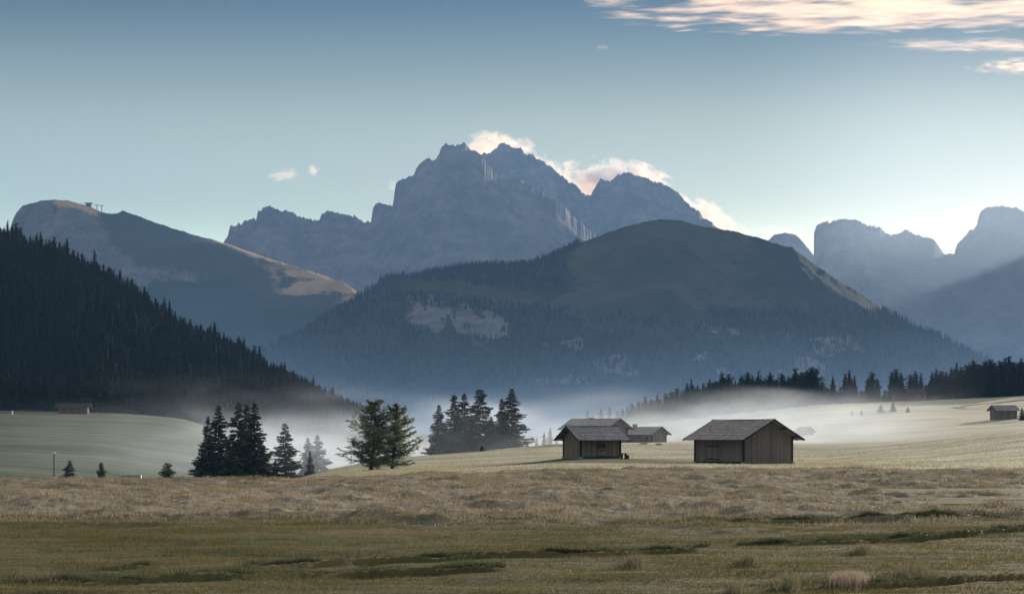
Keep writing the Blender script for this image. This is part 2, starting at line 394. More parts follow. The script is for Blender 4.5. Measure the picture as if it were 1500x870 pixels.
def mountain(name, crest, Yc, Yf, Yb, foot, material, seed, jag=1.0, steep=1.6, amp=60, fine=0, masks=None, nc=500, nr=150, label=None, yshift=None, extra=None, fr=130., Ywob=0, butk=1.0, smooth=14., crestw=.045):
    """crest (px,py) list at distance Yc; slopes run down to Yf in front and Yb behind"""
    cx = [c[0] for c in crest]; cy = [c[1] for c in crest]
    pxs = np.linspace(cx[0], cx[-1], nc)
    cr = np.interp(pxs, cx, cy) + (fbm(pxs/10, pxs*0, seed, 4, .6)-.5)*6*jag + (ridged(pxs/5, pxs*0, seed+3, 4, .7)-.6)*4.2*jag
    ycr = Yc + Ywob*(fbm(pxs/120, pxs*0, seed+8, 3)-.5) + (yshift(pxs) if yshift else 0)
    v = np.concatenate([np.linspace(-1, -.02, nr)[:-1]**1, -np.geomspace(.02, .0005, 24), [0], np.linspace(.02, 1, 30)])
    PXm, V = np.meshgrid(pxs, v)
    dpx = pxs[1]-pxs[0]; kk = max(3, int(smooth*3/dpx)); g_ = np.exp(-(np.arange(-kk, kk+1)*dpx/smooth)**2/2); g_ /= g_.sum()
    body = np.convolve(np.pad(cr, kk, mode='edge'), g_, mode='valid')       # the fine teeth belong to the crest, not to the slope below
    CR = body[None]+(cr-body)[None]*np.exp(-(np.abs(V)/crestw)**1.5); YC = np.broadcast_to(ycr, PXm.shape)
    Ym = np.where(V < 0, YC + V*(YC-Yf), YC + V*(Yb-YC))
    zc = Zof(CR, YC)
    t = 1-np.abs(V)                                    # 0 foot .. 1 crest
    prof = steep(t, PXm) if callable(steep) else t**steep
    prof = np.where(V > 0, t**1.3, prof)
    Zm = foot + (zc-foot)*prof
    Xm = (PXm-750)*Ym/F
    mask = np.clip(np.abs(V)*9, 0, 1)*np.clip(t*6, 0, 1)
    rn = ridged(Xm/(fr*3), Ym/(fr*5), seed+5, 6, .55)-.55
    Zm = Zm + mask*amp*rn
    # buttresses and gullies: push the face towards or away from the viewer
    but = (.7*ridged(PXm/(fr*.34)+Zm/420, Zm/620, seed+6, 4, .55)+.45*fbm(PXm/22-Zm/300, Zm/130, seed+7, 4, .6)-.62) if butk == 1 else (fbm(Xm/260, Ym/330, seed+6, 6, .55)-.5)
    Ym2 = Ym - np.where(V < 0, 1, 0)*np.clip(np.abs(V)*5, 0, 1)*np.clip(t*3, 0, 1)*amp*1.5*but*butk
    if butk == 1: Ym2 = Ym2 - np.where(V < 0, 1, 0)*np.clip(np.abs(V)*5, 0, 1)*amp*.35*(np.abs(((Zm+40*fbm(Xm/300, Zm/200, 88))/95) % 1-.5)*2-.5)
    if extra: Zm = extra(PXm, Ym, Zm, V)
    py = HZ-(Zm-E)*F/Ym2
    wq = 60*(fbm(Xm/170, Zm/90, 301)-.5) + 26*(fbm(Xm/40, Zm/22, 302)-.5); wr = 34*(fbm(Xm/150, Zm/80, 303)-.5) + 16*(fbm(Xm/40, Zm/22, 304)-.5)
    mk = masks(PXm+wq, py+wr*np.clip(np.abs(V)*12, 0, 1), V, Xm, Ym2, Zm) if masks else (np.ones_like(Zm), np.zeros_like(Zm))
    o = link(name, mesh_np(name, np.stack([Xm, Ym2, Zm], -1).reshape(-1, 3), grid_faces(*Xm.shape), True,
             dict(rock=mk[0].ravel(), wood=mk[1].ravel(), shaded=(mk[2] if len(mk) > 2 else np.zeros_like(Zm)).ravel())), None, [material])
    tag(o, label, kind='structure')
    return dict(o=o, px=pxs, v=v, X=Xm, Y=Ym2, Z=Zm, py=py, cr=cr, ycr=ycr)

def cliffy(t, px):           # scree apron, then a wall, then the summit
    return np.interp(t, [0, .35, .62, .80, .93, 1], [0, .17, .38, .66, .90, 1])
# far rocky massif in the middle
mountain('mountain', [(690,300),(697,262),(700,236),(708,228),(722,222),(730,212),(745,212),(760,218),(775,226),(800,240),(815,252),(830,262),(845,275),(858,285),(866,287),(875,272),(880,263),(893,268),(905,258),(920,253),(935,258),(950,262),(970,268),(990,280),(1010,300),(1030,318),(1050,333),(1080,360),(1120,395),(1200,450)],
   9600, 7600, 11000, 60, ROCKY, 101, 1.7, cliffy, 50, fr=150, nc=900)
mountain('mountain', [(1080,400),(1110,365),(1128,350),(1135,343),(1150,341),(1165,344),(1178,356),(1190,372),(1210,400),(1260,450)],
   9000, 7900, 10000, 60, ROCKY, 111, .5, cliffy, 40, nc=200, fr=150)
mountain('mountain', [(300,385),(333,350),(337,332),(350,328),(358,325),(375,322),(378,308),(400,304),(420,310),(450,320),(468,322),(471,313),(490,309),(510,313),(530,322),(543,328),(547,305),(555,296),(575,300),(580,268),(590,262),(605,258),(615,240),(625,230),(640,236),(647,215),(655,211),(680,213),(695,222),(706,228),(714,238),(732,263),(739,259),(752,261),(766,266),(780,276),(797,283),(818,297),(850,325),(900,370),(980,430),(1040,470)],
   8000, 5600, 9200, 40, ROCKY, 121, 1.6, cliffy, 60, fr=140, nc=1200)
def m6mask(PXm, py, V, X, Y, Z):
    return (np.ones_like(Z), .62*sm(470, 540, py+20*fbm(X/200, Z/200, 5)))
mountain('mountain', [(1150,500),(1186,430),(1192,372),(1192,340),(1196,332),(1205,326),(1225,322),(1240,319),(1255,322),(1268,330),(1280,331),(1290,336),(1300,343),(1320,342),(1325,338),(1335,339),(1345,345),(1365,352),(1375,360),(1380,368),(1385,373),(1397,370),(1402,355),(1415,345),(1430,330),(1435,312),(1445,303),(1460,301),(1475,302),(1500,309),(1560,312),(1650,315),(1720,290),(1800,262),(1870,250),(1950,290),(2050,370),(2150,430)],
   7400, 5000, 8800, 30, ROCKY, 131, 1.3, cliffy, 55, masks=m6mask, nc=1300, fr=140)  # crest right of the frame is unseen, raised to shape the sun shafts

# left mountain with the sunlit shoulder
def leftprof(t, px):
    a = np.interp(t, [0, .3, .6, .88, .955, 1], [0, .20, .52, .82, .90, 1])       # rocky left face
    b = np.interp(t, [0, .3, .55, .74, .87, 1], [0, .17, .41, .665, .935, 1])
    w = sm(150, 320, px); s_ = np.exp(-((px-112)/38)**4); a = a + s_*np.interp(t, [0, .8, .94, 1], [0, 0, .075, 0]); return a*(1-w)+b*w
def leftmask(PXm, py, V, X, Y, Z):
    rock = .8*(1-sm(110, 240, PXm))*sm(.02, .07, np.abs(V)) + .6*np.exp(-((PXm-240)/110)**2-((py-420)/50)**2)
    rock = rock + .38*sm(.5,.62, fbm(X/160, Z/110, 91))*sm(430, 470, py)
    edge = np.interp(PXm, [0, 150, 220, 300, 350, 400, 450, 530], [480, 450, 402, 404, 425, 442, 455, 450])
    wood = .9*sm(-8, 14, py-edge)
    shaded = 1-np.exp(-(np.abs(V)/(.04+.11*sm(290,400,PXm)))**2) - 1.0*np.exp(-((PXm-480)/75)**4-((py-415)/26)**4)*sm(.42, .6, fbm(X/90-Z/60, Z/18, 93))  # shade on the face is put into the colour; tan only where sunlit
    shaded = np.maximum(shaded, (1-sm(285, 330, PXm))*(1-np.exp(-((PXm-118)/34)**4-(V/.05)**2)))
    lf = 1-sm(78, 92, PXm); rock = np.maximum(rock, lf*.85); shaded = np.maximum(shaded, lf)
    return rock, wood, np.clip(shaded, 0, 1)
def leftextra(PXm, Ym, Zm, V):
    X = (PXm-750)*Ym/F; m = sm(340, 420, PXm)*(V < 0)*np.clip(np.abs(V)*14, 0, 1)*(1-sm(.35, .6, np.abs(V)))
    return Zm + m*34*(ridged(X/150+Ym/260, Ym/150, 77, 4, .5)-.5)
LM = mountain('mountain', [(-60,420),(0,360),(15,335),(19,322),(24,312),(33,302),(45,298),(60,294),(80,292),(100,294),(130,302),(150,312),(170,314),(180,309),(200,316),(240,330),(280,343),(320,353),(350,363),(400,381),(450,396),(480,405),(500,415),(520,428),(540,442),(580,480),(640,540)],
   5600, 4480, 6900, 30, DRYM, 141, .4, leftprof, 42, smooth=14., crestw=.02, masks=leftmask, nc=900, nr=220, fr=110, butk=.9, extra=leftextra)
# big dark dome in the middle with its terrace meadow
def midprof(t, px):
    w = sm(560, 640, px)*(1-sm(980, 1080, px))
    a = np.interp(t, [0, .2, .5, .8, 1], [0, .14, .42, .76, 1])
    b = np.interp(t, [0, .25, .45, .505, .60, .70, .85, 1], [0, .27, .47, .585, .635, .70, .86, 1])
    return a*(1-w)+b*w
def midmask(PXm, py, V, X, Y, Z):
    nn = fbm(X/130, Z/90, 95)
    cliff = .95*np.exp(-((PXm-675)/95)**4-((py-(466+.10*(PXm-665)))/28)**2)*sm(.42, .60, ridged(X/32+Z/120, Z/55, 97, 5, .6))
    rock = cliff + .55*sm(.54, .64, nn)*sm(470, 495, py)*np.exp(-((PXm-950)/330)**4) + .4*np.exp(-((PXm-840)/40)**2-((py-400)/30)**2)
    meadow = sm(560, 620, PXm)*(1-sm(960, 1060, PXm))*np.exp(-((py-(418+.115*(PXm-600)))/ (9+20*sm(800,900,PXm)))**4)
    upper = sm(820, 860, PXm)*(1-sm(440, 460, py))
    wood = .85 - meadow*.9 - upper*.5*(1-sm(1150, 1300, PXm)) + .3*(nn-.5) - cliff*.75 + .1*sm(1150, 1250, PXm)
    wood = wood - .35*np.exp(-((PXm-1180)/80)**2-((py-480)/22)**2)
    r2 = .9*sm(.50, .60, fbm(X/90, Z/45, 98, 5))*sm(478, 500, py)*(1-sm(545, 580, py))*np.exp(-((PXm-980)/300)**4); rock = np.maximum(rock, r2); wood = wood-r2*.85 + .7*np.exp(-((PXm-1230)/95)**4)*np.exp(-(V/.2)**2)  # right crest: extra wood tone stands for shade over a sunlit streak
    return np.clip(rock, 0, 1), np.clip(wood, 0, 1)
MM = mountain('mountain', [(240,600),(340,530),(400,505),(440,488),(480,462),(510,446),(540,426),(552,414),(565,407),(590,405),(610,407),(640,398),(680,393),(720,390),(780,388),(820,371),(860,352),(900,337),(940,326),(965,322),(990,322),(1020,330),(1060,336),(1100,345),(1140,358),(1160,362),(1180,378),(1200,392),(1230,413),(1260,430),(1300,458),(1340,478),(1380,495),(1420,515),(1460,535),(1600,600)],
   4300, 3320, 5200, -5, GREENM, 151, .5, midprof, 30, smooth=16., crestw=.02, masks=midmask, nc=1100, nr=260, fr=80, Ywob=50, butk=.6)

# ------------------------------------------------------------------ trees
def conifer(seed, h, r, whorls, per, twigs, low=.04, leafw=.16, shape=.85, droop=.35, gap=.1, irr=.25, lean=0, up=False, core=0):
    g = np.random.default_rng(seed); V = []; T = []
    prof_n = g.uniform(1-irr, 1+irr, 9)
    for w in range(whorls):
        t = (w+g.uniform(-.3, .3))/whorls; t = min(max(t, 0), .995)
        L0 = r*((1-t)**shape)*(.75+.25*math.sin(t*30+seed)) + .03*h*(1-t)*0 + .015*h
        if t < .12: L0 *= .75+2*t
        n_ = max(3, int(per*(1-.45*t)))
        a0 = g.uniform(0, 6.28)
        for b in range(n_):
            if g.random() < gap: continue
            tj = min(max(t+g.uniform(-.9, .9)/whorls, 0), .995); z = h*(low + (1-low)*tj)
            a = a0+b*6.283/n_+g.normal(0, .25); L = L0*g.uniform(.65, 1.15)*prof_n[int((a % 6.283)/6.284*9)]
            d = np.array([math.cos(a), math.sin(a), 0]); s = np.array([-d[1], d[0], 0])
            k = max(4, int(twigs*(.35+.65*L/r)))
            q = np.sqrt(g.uniform(.02, 1, k)); sd = np.where(g.random(k) < .5, -1, 1)
            dr = droop*g.uniform(.7, 1.3)
            zz = (-dr*q + (dr*.75)*q*q)*L if not up else (.1*q+.25*q*q)*L
            base = d*(L*q)[:, None] + np.array([lean*z/h, 0, z]) ; base[:, 2] += zz
            tl = L*.34*(1.1-q*.6)*g.uniform(.6, 1.3, k) + leafw*.5
            tip = base + s*(sd*tl*g.uniform(.3, 1, k))[:, None] + d*(tl*g.uniform(.1, .7, k))[:, None]
            tip[:, 2] -= tl*g.uniform(.05, .6, k)
            wv = d*(leafw*g.uniform(.5, 1.2, k))[:, None]; wv[:, 2] += g.normal(0, leafw*.5, k)
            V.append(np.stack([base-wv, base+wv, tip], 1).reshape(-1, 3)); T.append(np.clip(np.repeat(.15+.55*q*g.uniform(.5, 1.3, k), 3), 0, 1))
    # leader
    V.append(np.array([[lean-.03*r, 0, h*.96], [lean+.03*r, 0, h*.96], [lean, 0, h*1.01]])); T.append(np.full(3, .5))
    if core:
        ns = 7; zs = [(.05, .5), (.2, .62), (.35, .5), (.5, .44), (.65, .28), (.8, .2), (.97, .02)]; RG_ = {z_: g.uniform(.55, 1.25, ns) for z_, _ in zs}
        for (za, ra), (zb_, rb_) in zip(zs[:-1], zs[1:]):
            for k in range(ns):
                a, b = k*6.283/ns, (k+1)*6.283/ns; k2 = (k+1) % ns; U0, U1 = RG_[za], RG_[zb_]
                p0, p1 = (r*core*ra*U0[k]*math.cos(a), r*core*ra*U0[k]*math.sin(a), h*za), (r*core*ra*U0[k2]*math.cos(b), r*core*ra*U0[k2]*math.sin(b), h*za)
                q0, q1 = (r*core*rb_*U1[k]*math.cos(a), r*core*rb_*U1[k]*math.sin(a), h*zb_), (r*core*rb_*U1[k2]*math.cos(b), r*core*rb_*U1[k2]*math.sin(b), h*zb_)
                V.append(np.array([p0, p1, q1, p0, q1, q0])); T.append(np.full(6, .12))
    V = np.concatenate(V); return V, np.concatenate(T)
def trunk_geo(h, r0, lean=0, sides=7, segs=8, bend=0, seed=0):
    g = np.random.default_rng(seed); v = []; f = []
    for i in range(segs+1):
        t = i/segs; rr = r0*(1-t)**.9+.015; off = bend*math.sin(t*3)
        for k in range(sides):
            a = k*6.283/sides; v.append((lean*t+off+rr*math.cos(a), rr*math.sin(a)+off*.3, h*t-.4*(i == 0)))
    for i in range(segs):
        for k in range(sides):
            a = i*sides+k; b = i*sides+(k+1) % sides; f.append((a, b, b+sides, a+sides))
    return np.array(v), np.array(f)
def tri(V): return np.arange(len(V)).reshape(-1, 3)
SPR = []          # detailed spruce meshes (unit: metres at 14 m)
for s in range(6):
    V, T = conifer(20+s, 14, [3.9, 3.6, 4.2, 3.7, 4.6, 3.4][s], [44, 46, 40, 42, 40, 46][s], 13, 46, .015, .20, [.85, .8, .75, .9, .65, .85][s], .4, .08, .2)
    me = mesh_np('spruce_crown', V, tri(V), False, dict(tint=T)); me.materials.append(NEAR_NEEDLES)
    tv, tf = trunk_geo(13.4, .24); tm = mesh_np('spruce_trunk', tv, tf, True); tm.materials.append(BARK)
    SPR.append((me, tm, 14.0))
def spruce(px, py_top, Y, kind, wide=1.0, label='', group=None, base=None):
    zb = gz(px, Y) if base is None else base
    h = max(1.0, Zof(py_top, Y)-zb); s = h/14.0
    o = empty('spruce_tree', (Xof(px, Y), Y, zb), random.uniform(0, 6.28)); o.scale = (s*wide, s*wide, s)
    link_child(o, 'crown', SPR[kind][0]); link_child(o, 'trunk', SPR[kind][1])
    return tag(o, label, 'tree', group)
def link_child(o, name, me):
    c = bpy.data.objects.new(name, me); COL.objects.link(c); c.parent = o; return c
GL = 'dark spruces clustered at the edge of the left meadow'
spruce(305, 609, 400, 0, .95, 'leftmost spruce of the dense dark clump, shorter than the spruce beside it', GL)
spruce(320, 594, 408, 1, 1.1, 'tall pointed spruce second from the left in the dense dark clump', GL)
spruce(349, 589, 400, 2, .95, 'tallest broad spruce in the middle of the dense dark clump', GL)
spruce(361, 592, 410, 3, 1.0, 'narrow spruce between the two tallest of the dense dark clump', GL)
spruce(373, 590, 402, 0, 1.15, 'rightmost tall spruce of the dense dark clump with spreading right side', GL)
spruce(336, 650, 392, 5, 1.5, 'low bushy spruce at the front foot of the dense dark clump', GL)
spruce(385, 652, 398, 4, 1.2, 'low spruce at the right foot of the dense dark clump', GL)
spruce(295, 655, 397, 4, 1.2, 'low spruce skirting the left foot of the dense dark clump', GL)
spruce(418, 620, 430, 2, 1.25, 'single grey-green spruce standing right of the dense dark clump')
spruce(403, 673, 410, 5, 1.3, 'tiny spruce between the dark clump and the single spruce')
spruce(451, 641, 480, 1, 1.3, 'pale misty spruce, left one of the faded pair beside the bright hillside')
spruce(465, 637, 490, 0, 1.45, 'pale misty spruce, right one of the faded pair beside the bright hillside')
spruce(454, 661, 430, 3, 1.0, 'small spruce in front of the faded misty pair')
spruce(102, 674, 330, 2, 1.5, 'small cone-shaped spruce beside the wooden pole at the rim of the brown grass', 'small spruces peeking over the brown grass rim')
spruce(148, 677, 340, 3, 1.6, 'small spruce midway between the wooden pole and the grey trough', 'small spruces peeking over the brown grass rim')
spruce(245, 677, 380, 4, 1.7, 'small hazy spruce just left of the dark clump, right of the grey trough', 'small spruces peeking over the brown grass rim')
GC = 'hazy spruces standing in the mist in the centre'
spruce(643, 593, 455, 1, 1.20, 'slim spiky spruce at the left end of the central misty group', GC)
spruce(665, 578, 470, 3, 1.32, 'spruce second from the left in the central misty group', GC)
spruce(680, 576, 480, 0, 1.20, 'narrow spruce third from the left in the central misty group', GC)
spruce(703, 569, 475, 4, 1.14, 'broad round-topped conifer in the middle of the central misty group', GC)
spruce(720, 610, 470, 2, 1.2, 'shorter spruce filling the gap right of the round-topped conifer', GC)
spruce(735, 583, 460, 5, 1.20, 'slender spruce leaning against the large one at the right of the central group', GC)
spruce(750, 569, 452, 2, 1.38, 'largest broad cone-shaped spruce at the right end of the central misty group', GC)
spruce(690, 618, 455, 4, 1.2, 'low spruce at the foot of the central misty group', GC)
spruce(706, 651, 405, 2, 1.9, 'tiny dark spruce alone on the pale meadow before the central group')
for k, (px_, py_, Y_) in enumerate(((786,640,560),(797,632,540),(806,626,560),(815,636,575))):
    spruce(px_, py_, Y_, k, .8, ['faintest small spruce left of the small barn', 'small misty spruce with a thin tip left of the small barn', 'thin misty spruce nearest the left eave of the large farmhouse', 'faded low spruce just beside the farmhouse roof'][k], 'faint spruces left of the farmhouses')
for k, (px_, py_, Y_) in enumerate(((861,601,800),(868,607,790),(880,598,800),(893,596,790),(905,601,800))):
    spruce(px_, py_, Y_, k, 1.0, ['hazy tree top over the left part of the farmhouse ridge', 'lowest hazy tree top over the farmhouse ridge', 'hazy tree top above the middle of the farmhouse ridge', 'tallest hazy tree top above the farmhouse ridge', 'hazy tree top above the right end of the farmhouse ridge'][k], 'faded trees behind the farmhouse roofs')
for k, (px_, py_, Y_, w) in enumerate(((1290,592,700,2.0),(1308,588,705,1.9),(1330,596,700,1.9),(1262,600,690,1.9))):
    spruce(px_, py_, Y_, (k+2) % 6, w, ['broad pale shrubby tree in the drifting mist below the hidden farmhouse', 'pale tree drowned in mist just left under the hidden farmhouse', 'dim bushy tree right under the hidden farmhouse', 'smallest bushy tree almost lost in the bright mist beside the dark post'][k], 'trees half hidden in the bright mist')
spruce(1497, 597, 590, 2, 1.5, 'dark bushy spruce cut by the frame beside the small hut')

# the two larches
def larch(px, py_top, Y, r, seed, lean, label, limbs_n=46):
    zb = gz(px, Y); h = Zof(py_top, Y)-zb; g = np.random.default_rng(seed)
    o = empty('larch_tree', (Xof(px, Y), Y, zb)); tag(o, label, 'tree', 'pair of larches on the rim of the bright meadow')
    tv, tf = trunk_geo(h*.98, .30, lean, 8, 12, .12, seed); link('trunk', mesh_np('trunk', tv, tf, True), o, [BARK])
    LV = []; LF = []; V = []; T = []; nv = 0
    def leafs(p, d, L, k, size):
        q = g.uniform(.15, 1, k); b = p + d*(L*q)[:, None]
        ang = g.normal(0, 1, (k, 3)); ang /= np.linalg.norm(ang, axis=1)[:, None]; ang[:, 2] = ang[:, 2]*.6-.15
        tl = size*g.uniform(.5, 1.3, k); tip = b+ang*tl[:, None]
        w_ = np.cross(ang, np.array([.3, .5, .8]))*(.045*g.uniform(.5, 1.3, k))[:, None]
        V.append(np.stack([b-w_, b+w_, tip], 1).reshape(-1, 3)); T.append(np.repeat(np.clip(g.uniform(.1, .9, k), 0, 1), 3))
    def tube(p0, p1, r0, r1):
        nonlocal nv
        d = p1-p0; L = np.linalg.norm(d); d = d/L; u = np.cross(d, [0.1, .2, 1]); u /= np.linalg.norm(u); w = np.cross(d, u)
        for rr, p in ((r0, p0), (r1, p1)):
            for k in range(4):
                a = k*1.5708; LV.append(p+u*rr*math.cos(a)+w*rr*math.sin(a))
        for k in range(4): LF.append((nv+k, nv+(k+1) % 4, nv+4+(k+1) % 4, nv+4+k))
        nv += 8
    for i in range(limbs_n):
        t = .05+.93*((i+g.uniform(-.4, .4))/limbs_n); t = min(max(t, .04), .985)
        a = g.uniform(0, 6.28); L = r*(1-t)**.62*g.uniform(.55, 1.2)+.25
        if t < .15: L *= .8
        p = np.array([lean*t, 0, h*t]); d0 = np.array([math.cos(a), math.sin(a), g.uniform(-.15, .25)])
        segs = 5; 
        for s_ in range(segs):
            d0 = d0+np.array([0, 0, .06+.03*s_])+g.normal(0, .10, 3); d0 /= np.linalg.norm(d0)
            sl = L/segs; p1 = p+d0*sl; tube(p, p1, .075*(1-s_/segs)*(1-t*.6)+.012, .075*(1-(s_+1)/segs)*(1-t*.6)+.01)
            leafs(p, d0, sl, 20, .32)
            for _ in range(7):
                sd = np.cross(d0, [0, 0, 1])*random.choice((-1, 1))+d0*.5+g.normal(0, .25, 3); sd[2] -= .15; sd /= np.linalg.norm(sd)
                sL = L*.30*g.uniform(.5, 1.1)*(1.15-s_/segs*.5); q = p+d0*sl*g.random()
                tube(q, q+sd*sL, .018, .007); leafs(q, sd, sL, 27, .25)
            p = p1
    # feathery top
    for i in range(60):
        t = g.uniform(.86, 1.0); leafs(np.array([lean*t, 0, h*t]), np.array([0, 0, 1.]), .2, 4, .35)
    V = np.concatenate(V); link('crown', mesh_np('crown', V, tri(V), False, dict(tint=np.concatenate(T))), o, [LARCH])
    link('limbs', mesh_np('limbs', np.array(LV), np.array(LF), False), o, [BARK])
random.seed(5)
larch(543, 585, 300, 6.3, 61, .8, 'taller airy larch, left of the pair, with long ragged limbs', 92)
larch(574, 592, 303, 5.0, 62, .9, 'shorter larch, right of the pair, with drooping lower limbs', 78)

# forests ---------------------------------------------------------------
MIDM = []
for s in range(9):
    V, T = conifer(50+s, 14, [3.1, 3.4, 3.9, 2.8, 4.2, 3.3, 4.0, 4.6, 3.7][s], 26, 10, 17, .02, .34, [.8, .85, .7, .9, .55, .8, .42, .36, .45][s], .4, .1, .2, core=.8)
    tv, tf = trunk_geo(13, .2, sides=4, segs=2)
    tf3 = np.concatenate([tf[:, [0, 1, 2]], tf[:, [0, 2, 3]]])
    me = mesh_np('spruce_tree', np.concatenate([V, tv]), np.concatenate([tri(V), tf3+len(V)]), False, dict(tint=np.concatenate([T, np.zeros(len(tv))])),
                 mi=np.concatenate([np.zeros(len(V)//3), np.ones(len(tf3))]))
    me.materials.append(NEEDLES); me.materials.append(BARK); MIDM.append(me)
LOW = [conifer(70+s, 14, [2.7, 3.0, 3.3, 2.5][s], 11, 6, 5, .05, .55, [.8, .85, .7, .6][s], .4, .05, .2, core=.8) for s in range(4)]
TINY = [conifer(80+s, 14, 2.9, 6, 5, 4, .05, .9, .75, .4, .0, .2, core=1.0) for s in range(3)]
def lone(px, Y, h, label, group, wide=1.0, dz=-.3, kinds=(0, 6)):
    o = bpy.data.objects.new('spruce_tree', MIDM[random.randrange(*kinds)]); COL.objects.link(o)
    o.location = (Xof(px, Y), Y, gz(px, Y)+dz); o.rotation_euler = (0, 0, random.uniform(0, 6.28)); s = h/14
    o.scale = (s*wide, s*wide, s); return tag(o, label, 'tree', group)
def mass(name, X, Y, Z, H, protos, label=None, wide=1.0):
    V = []; T = []
    for x, y, z, h in zip(X, Y, Z, H):
        pv, pt = protos[rng.integers(len(protos))]; a = rng.uniform(0, 6.28); s = h/14; c, sn = math.cos(a)*s*wide, math.sin(a)*s*wide
        q = np.empty_like(pv); q[:, 0] = pv[:, 0]*c-pv[:, 1]*sn+x; q[:, 1] = pv[:, 0]*sn+pv[:, 1]*c+y; q[:, 2] = pv[:, 2]*s+z
        V.append(q); T.append(np.clip(pt+rng.uniform(-.15, .25), 0, 1))
    V = np.concatenate(V); o = link(name, mesh_np(name, V, tri(V), False, dict(tint=np.concatenate(T))), None, [NEEDLES])
    return tag(o, label, kind='stuff')
random.seed(11)
# left slope: front edge and skyline as single trees, the rest as the wood behind
LGRP = 'spruces of the dark forest on the left slope'
def left_edge_Y(px): return np.interp(px, [-100, 285, 400, 520], [748, 770, 850, 960])
cnt = 0
for i in range(64):
    px_ = -40+i*8.6+random.uniform(-4, 4); lone(px_, float(left_edge_Y(px_))+random.uniform(0, 34), random.uniform(10, 17), 'dark spruce along the lower edge of the left forest', LGRP, 1.15)
for i in range(86):
    px_ = -20+i*6.2+random.uniform(-3, 3); lone(px_, random.uniform(1105, 1150), random.choice((10, 12, 14, 16, 18))*random.uniform(.85, 1.1), 'dark spruce on the skyline of the left forest', LGRP, 1.0)
k = 4600; px = rng.uniform(-230, 540, k); t = rng.random(k)**.8; y0 = left_edge_Y(px)+20; Y = y0+(1210-y0)*t
mass('forest', (px-750)*Y/F, Y, ground_z(px, Y)-.5, rng.uniform(8, 15, k), LOW, 'dense dark spruce forest covering the left slope')
# pale green young trees at the forest foot
# right tree line
tops = [(912,597),(919,594),(926,589),(936,586),(945,579),(954,583),(963,577),(975,574),(984,572),(991,566),(1000,570),(1006,560),(1013,554),(1022,563),(1030,560),(1040,554),(1048,556),(1058,545),(1068,545),(1077,556),(1086,548),(1095,543),(1103,549),(1111,542),(1120,552),(1128,543),(1137,553),(1145,545),(1155,549),(1165,538),(1174,543),(1182,541),(1190,535),(1197,545),(1204,557),(1212,566),(1220,550),(1231,566),(1238,546),(1244,541),(1252,549),(1261,570),(1272,551),(1277,543),(1285,553),(1296,569),(1306,543),(1313,538),(1320,545),(1334,546),(1341,542),(1349,545),(1357,562),(1365,543),(1371,538),(1379,541),(1386,543),(1394,537),(1401,530),(1408,536),(1416,532),(1426,525),(1434,531),(1442,528),(1450,524),(1458,530),(1465,526),(1472,523),(1478,520),(1485,528),(1496,523),(1505,526),(1515,522),(1525,530)]
RG = 'spruces of the tree line behind the right meadow'
for px_, py_ in tops:
    Y_ = 850+random.uniform(-6, 22); zb = gz(px_, Y_); lone(px_, Y_, Zof(py_, Y_)-zb, 'conifer in the right tree line, upright and dark green', RG, random.uniform(1.0, 1.35) if px_ < 1360 else 1.2, -.2, (1, 9))
k = 1300; px = np.concatenate([rng.uniform(920, 1215, k//2), rng.uniform(1225, 1290, 30), rng.uniform(1355, 1600, k//2)]); Y = rng.uniform(856, 960, len(px))
topy = np.interp(px, [a for a, b in tops], [b for a, b in tops])+rng.uniform(3, 20, len(px))
Z = ground_z(px, Y); H = np.clip(Zof(topy, Y)-Z, 3, 30)
mass('forest', (px-750)*Y/F, Y, Z-.4, H, LOW, 'dense conifer wood behind the right tree line')
# young trees in front of the line
for i in range(26):
    px_ = random.uniform(930, 1240); Y_ = random.uniform(815, 840); lone(px_, Y_, random.uniform(4, 9), 'low young conifer before the right tree line', RG, 1.3)
# woods on the far mountains
def on_grid(M, k, pred, hmin, hmax, name, label, protos, vmin=None):
    nr_, nc_ = M['Z'].shape; i = rng.integers(0, nr_, k); j = rng.integers(0, nc_, k)
    py = M['py'][i, j]; px = M['px'][j]; v = M['v'][i]
    ok = pred(px, py, v, M['X'][i, j], M['Z'][i, j]); i, j = i[ok], j[ok]
    mass(name, M['X'][i, j]+rng.uniform(-4, 4, len(i)), M['Y'][i, j], M['Z'][i, j]-1.5, rng.uniform(hmin, hmax, len(i)), protos, label)
def pmid(px, py, v, X, Z):
    nn = fbm(X/130, Z/90, 95); r_ = rng.random(len(px))
    meadow = np.exp(-((py-(418+.115*(px-600)))/(11+20*sm(800, 900, px)))**4)*(px > 560)*(px < 1040)
    upper = (px > 830)*(py < 455)
    cliff = np.exp(-((px-665)/75)**4-((py-(466+.10*(px-665)))/24)**2)
    ridge = (np.abs(v) < .03)*(px > 560)*(px < 850)*(v <= 0)
    low = (v < 0)*(py > 380)*(1-meadow > .5)*(1-upper)*(cliff < .4)*(r_ < .30+.6*(nn > .45))
    edge = (v < 0)*(px > 1290)*(np.abs(v) < .06)
    terr = (v < 0)*(np.abs(py-(438+.10*(px-600))) < 7)*(px > 560)*(px < 1040)
    return (ridge+low+edge*(r_ < .5)+terr*(r_ < .8)) > 0
on_grid(MM, 26000, pmid, 9, 17, 'forest', 'distant spruce woods on the dark dome mountain', TINY)
pxs = rng.uniform(600, 850, 330); ii = np.clip(np.searchsorted(MM['px'], pxs), 0, len(MM['px'])-1); yy = MM['ycr'][ii]-rng.uniform(0, 12, len(ii))
mass('forest', (MM['px'][ii]-750)*yy/F, yy, Zof(MM['cr'][ii], yy)-3, rng.uniform(9, 19, len(ii)), TINY, 'row of far spruces along the forested ridge crest')

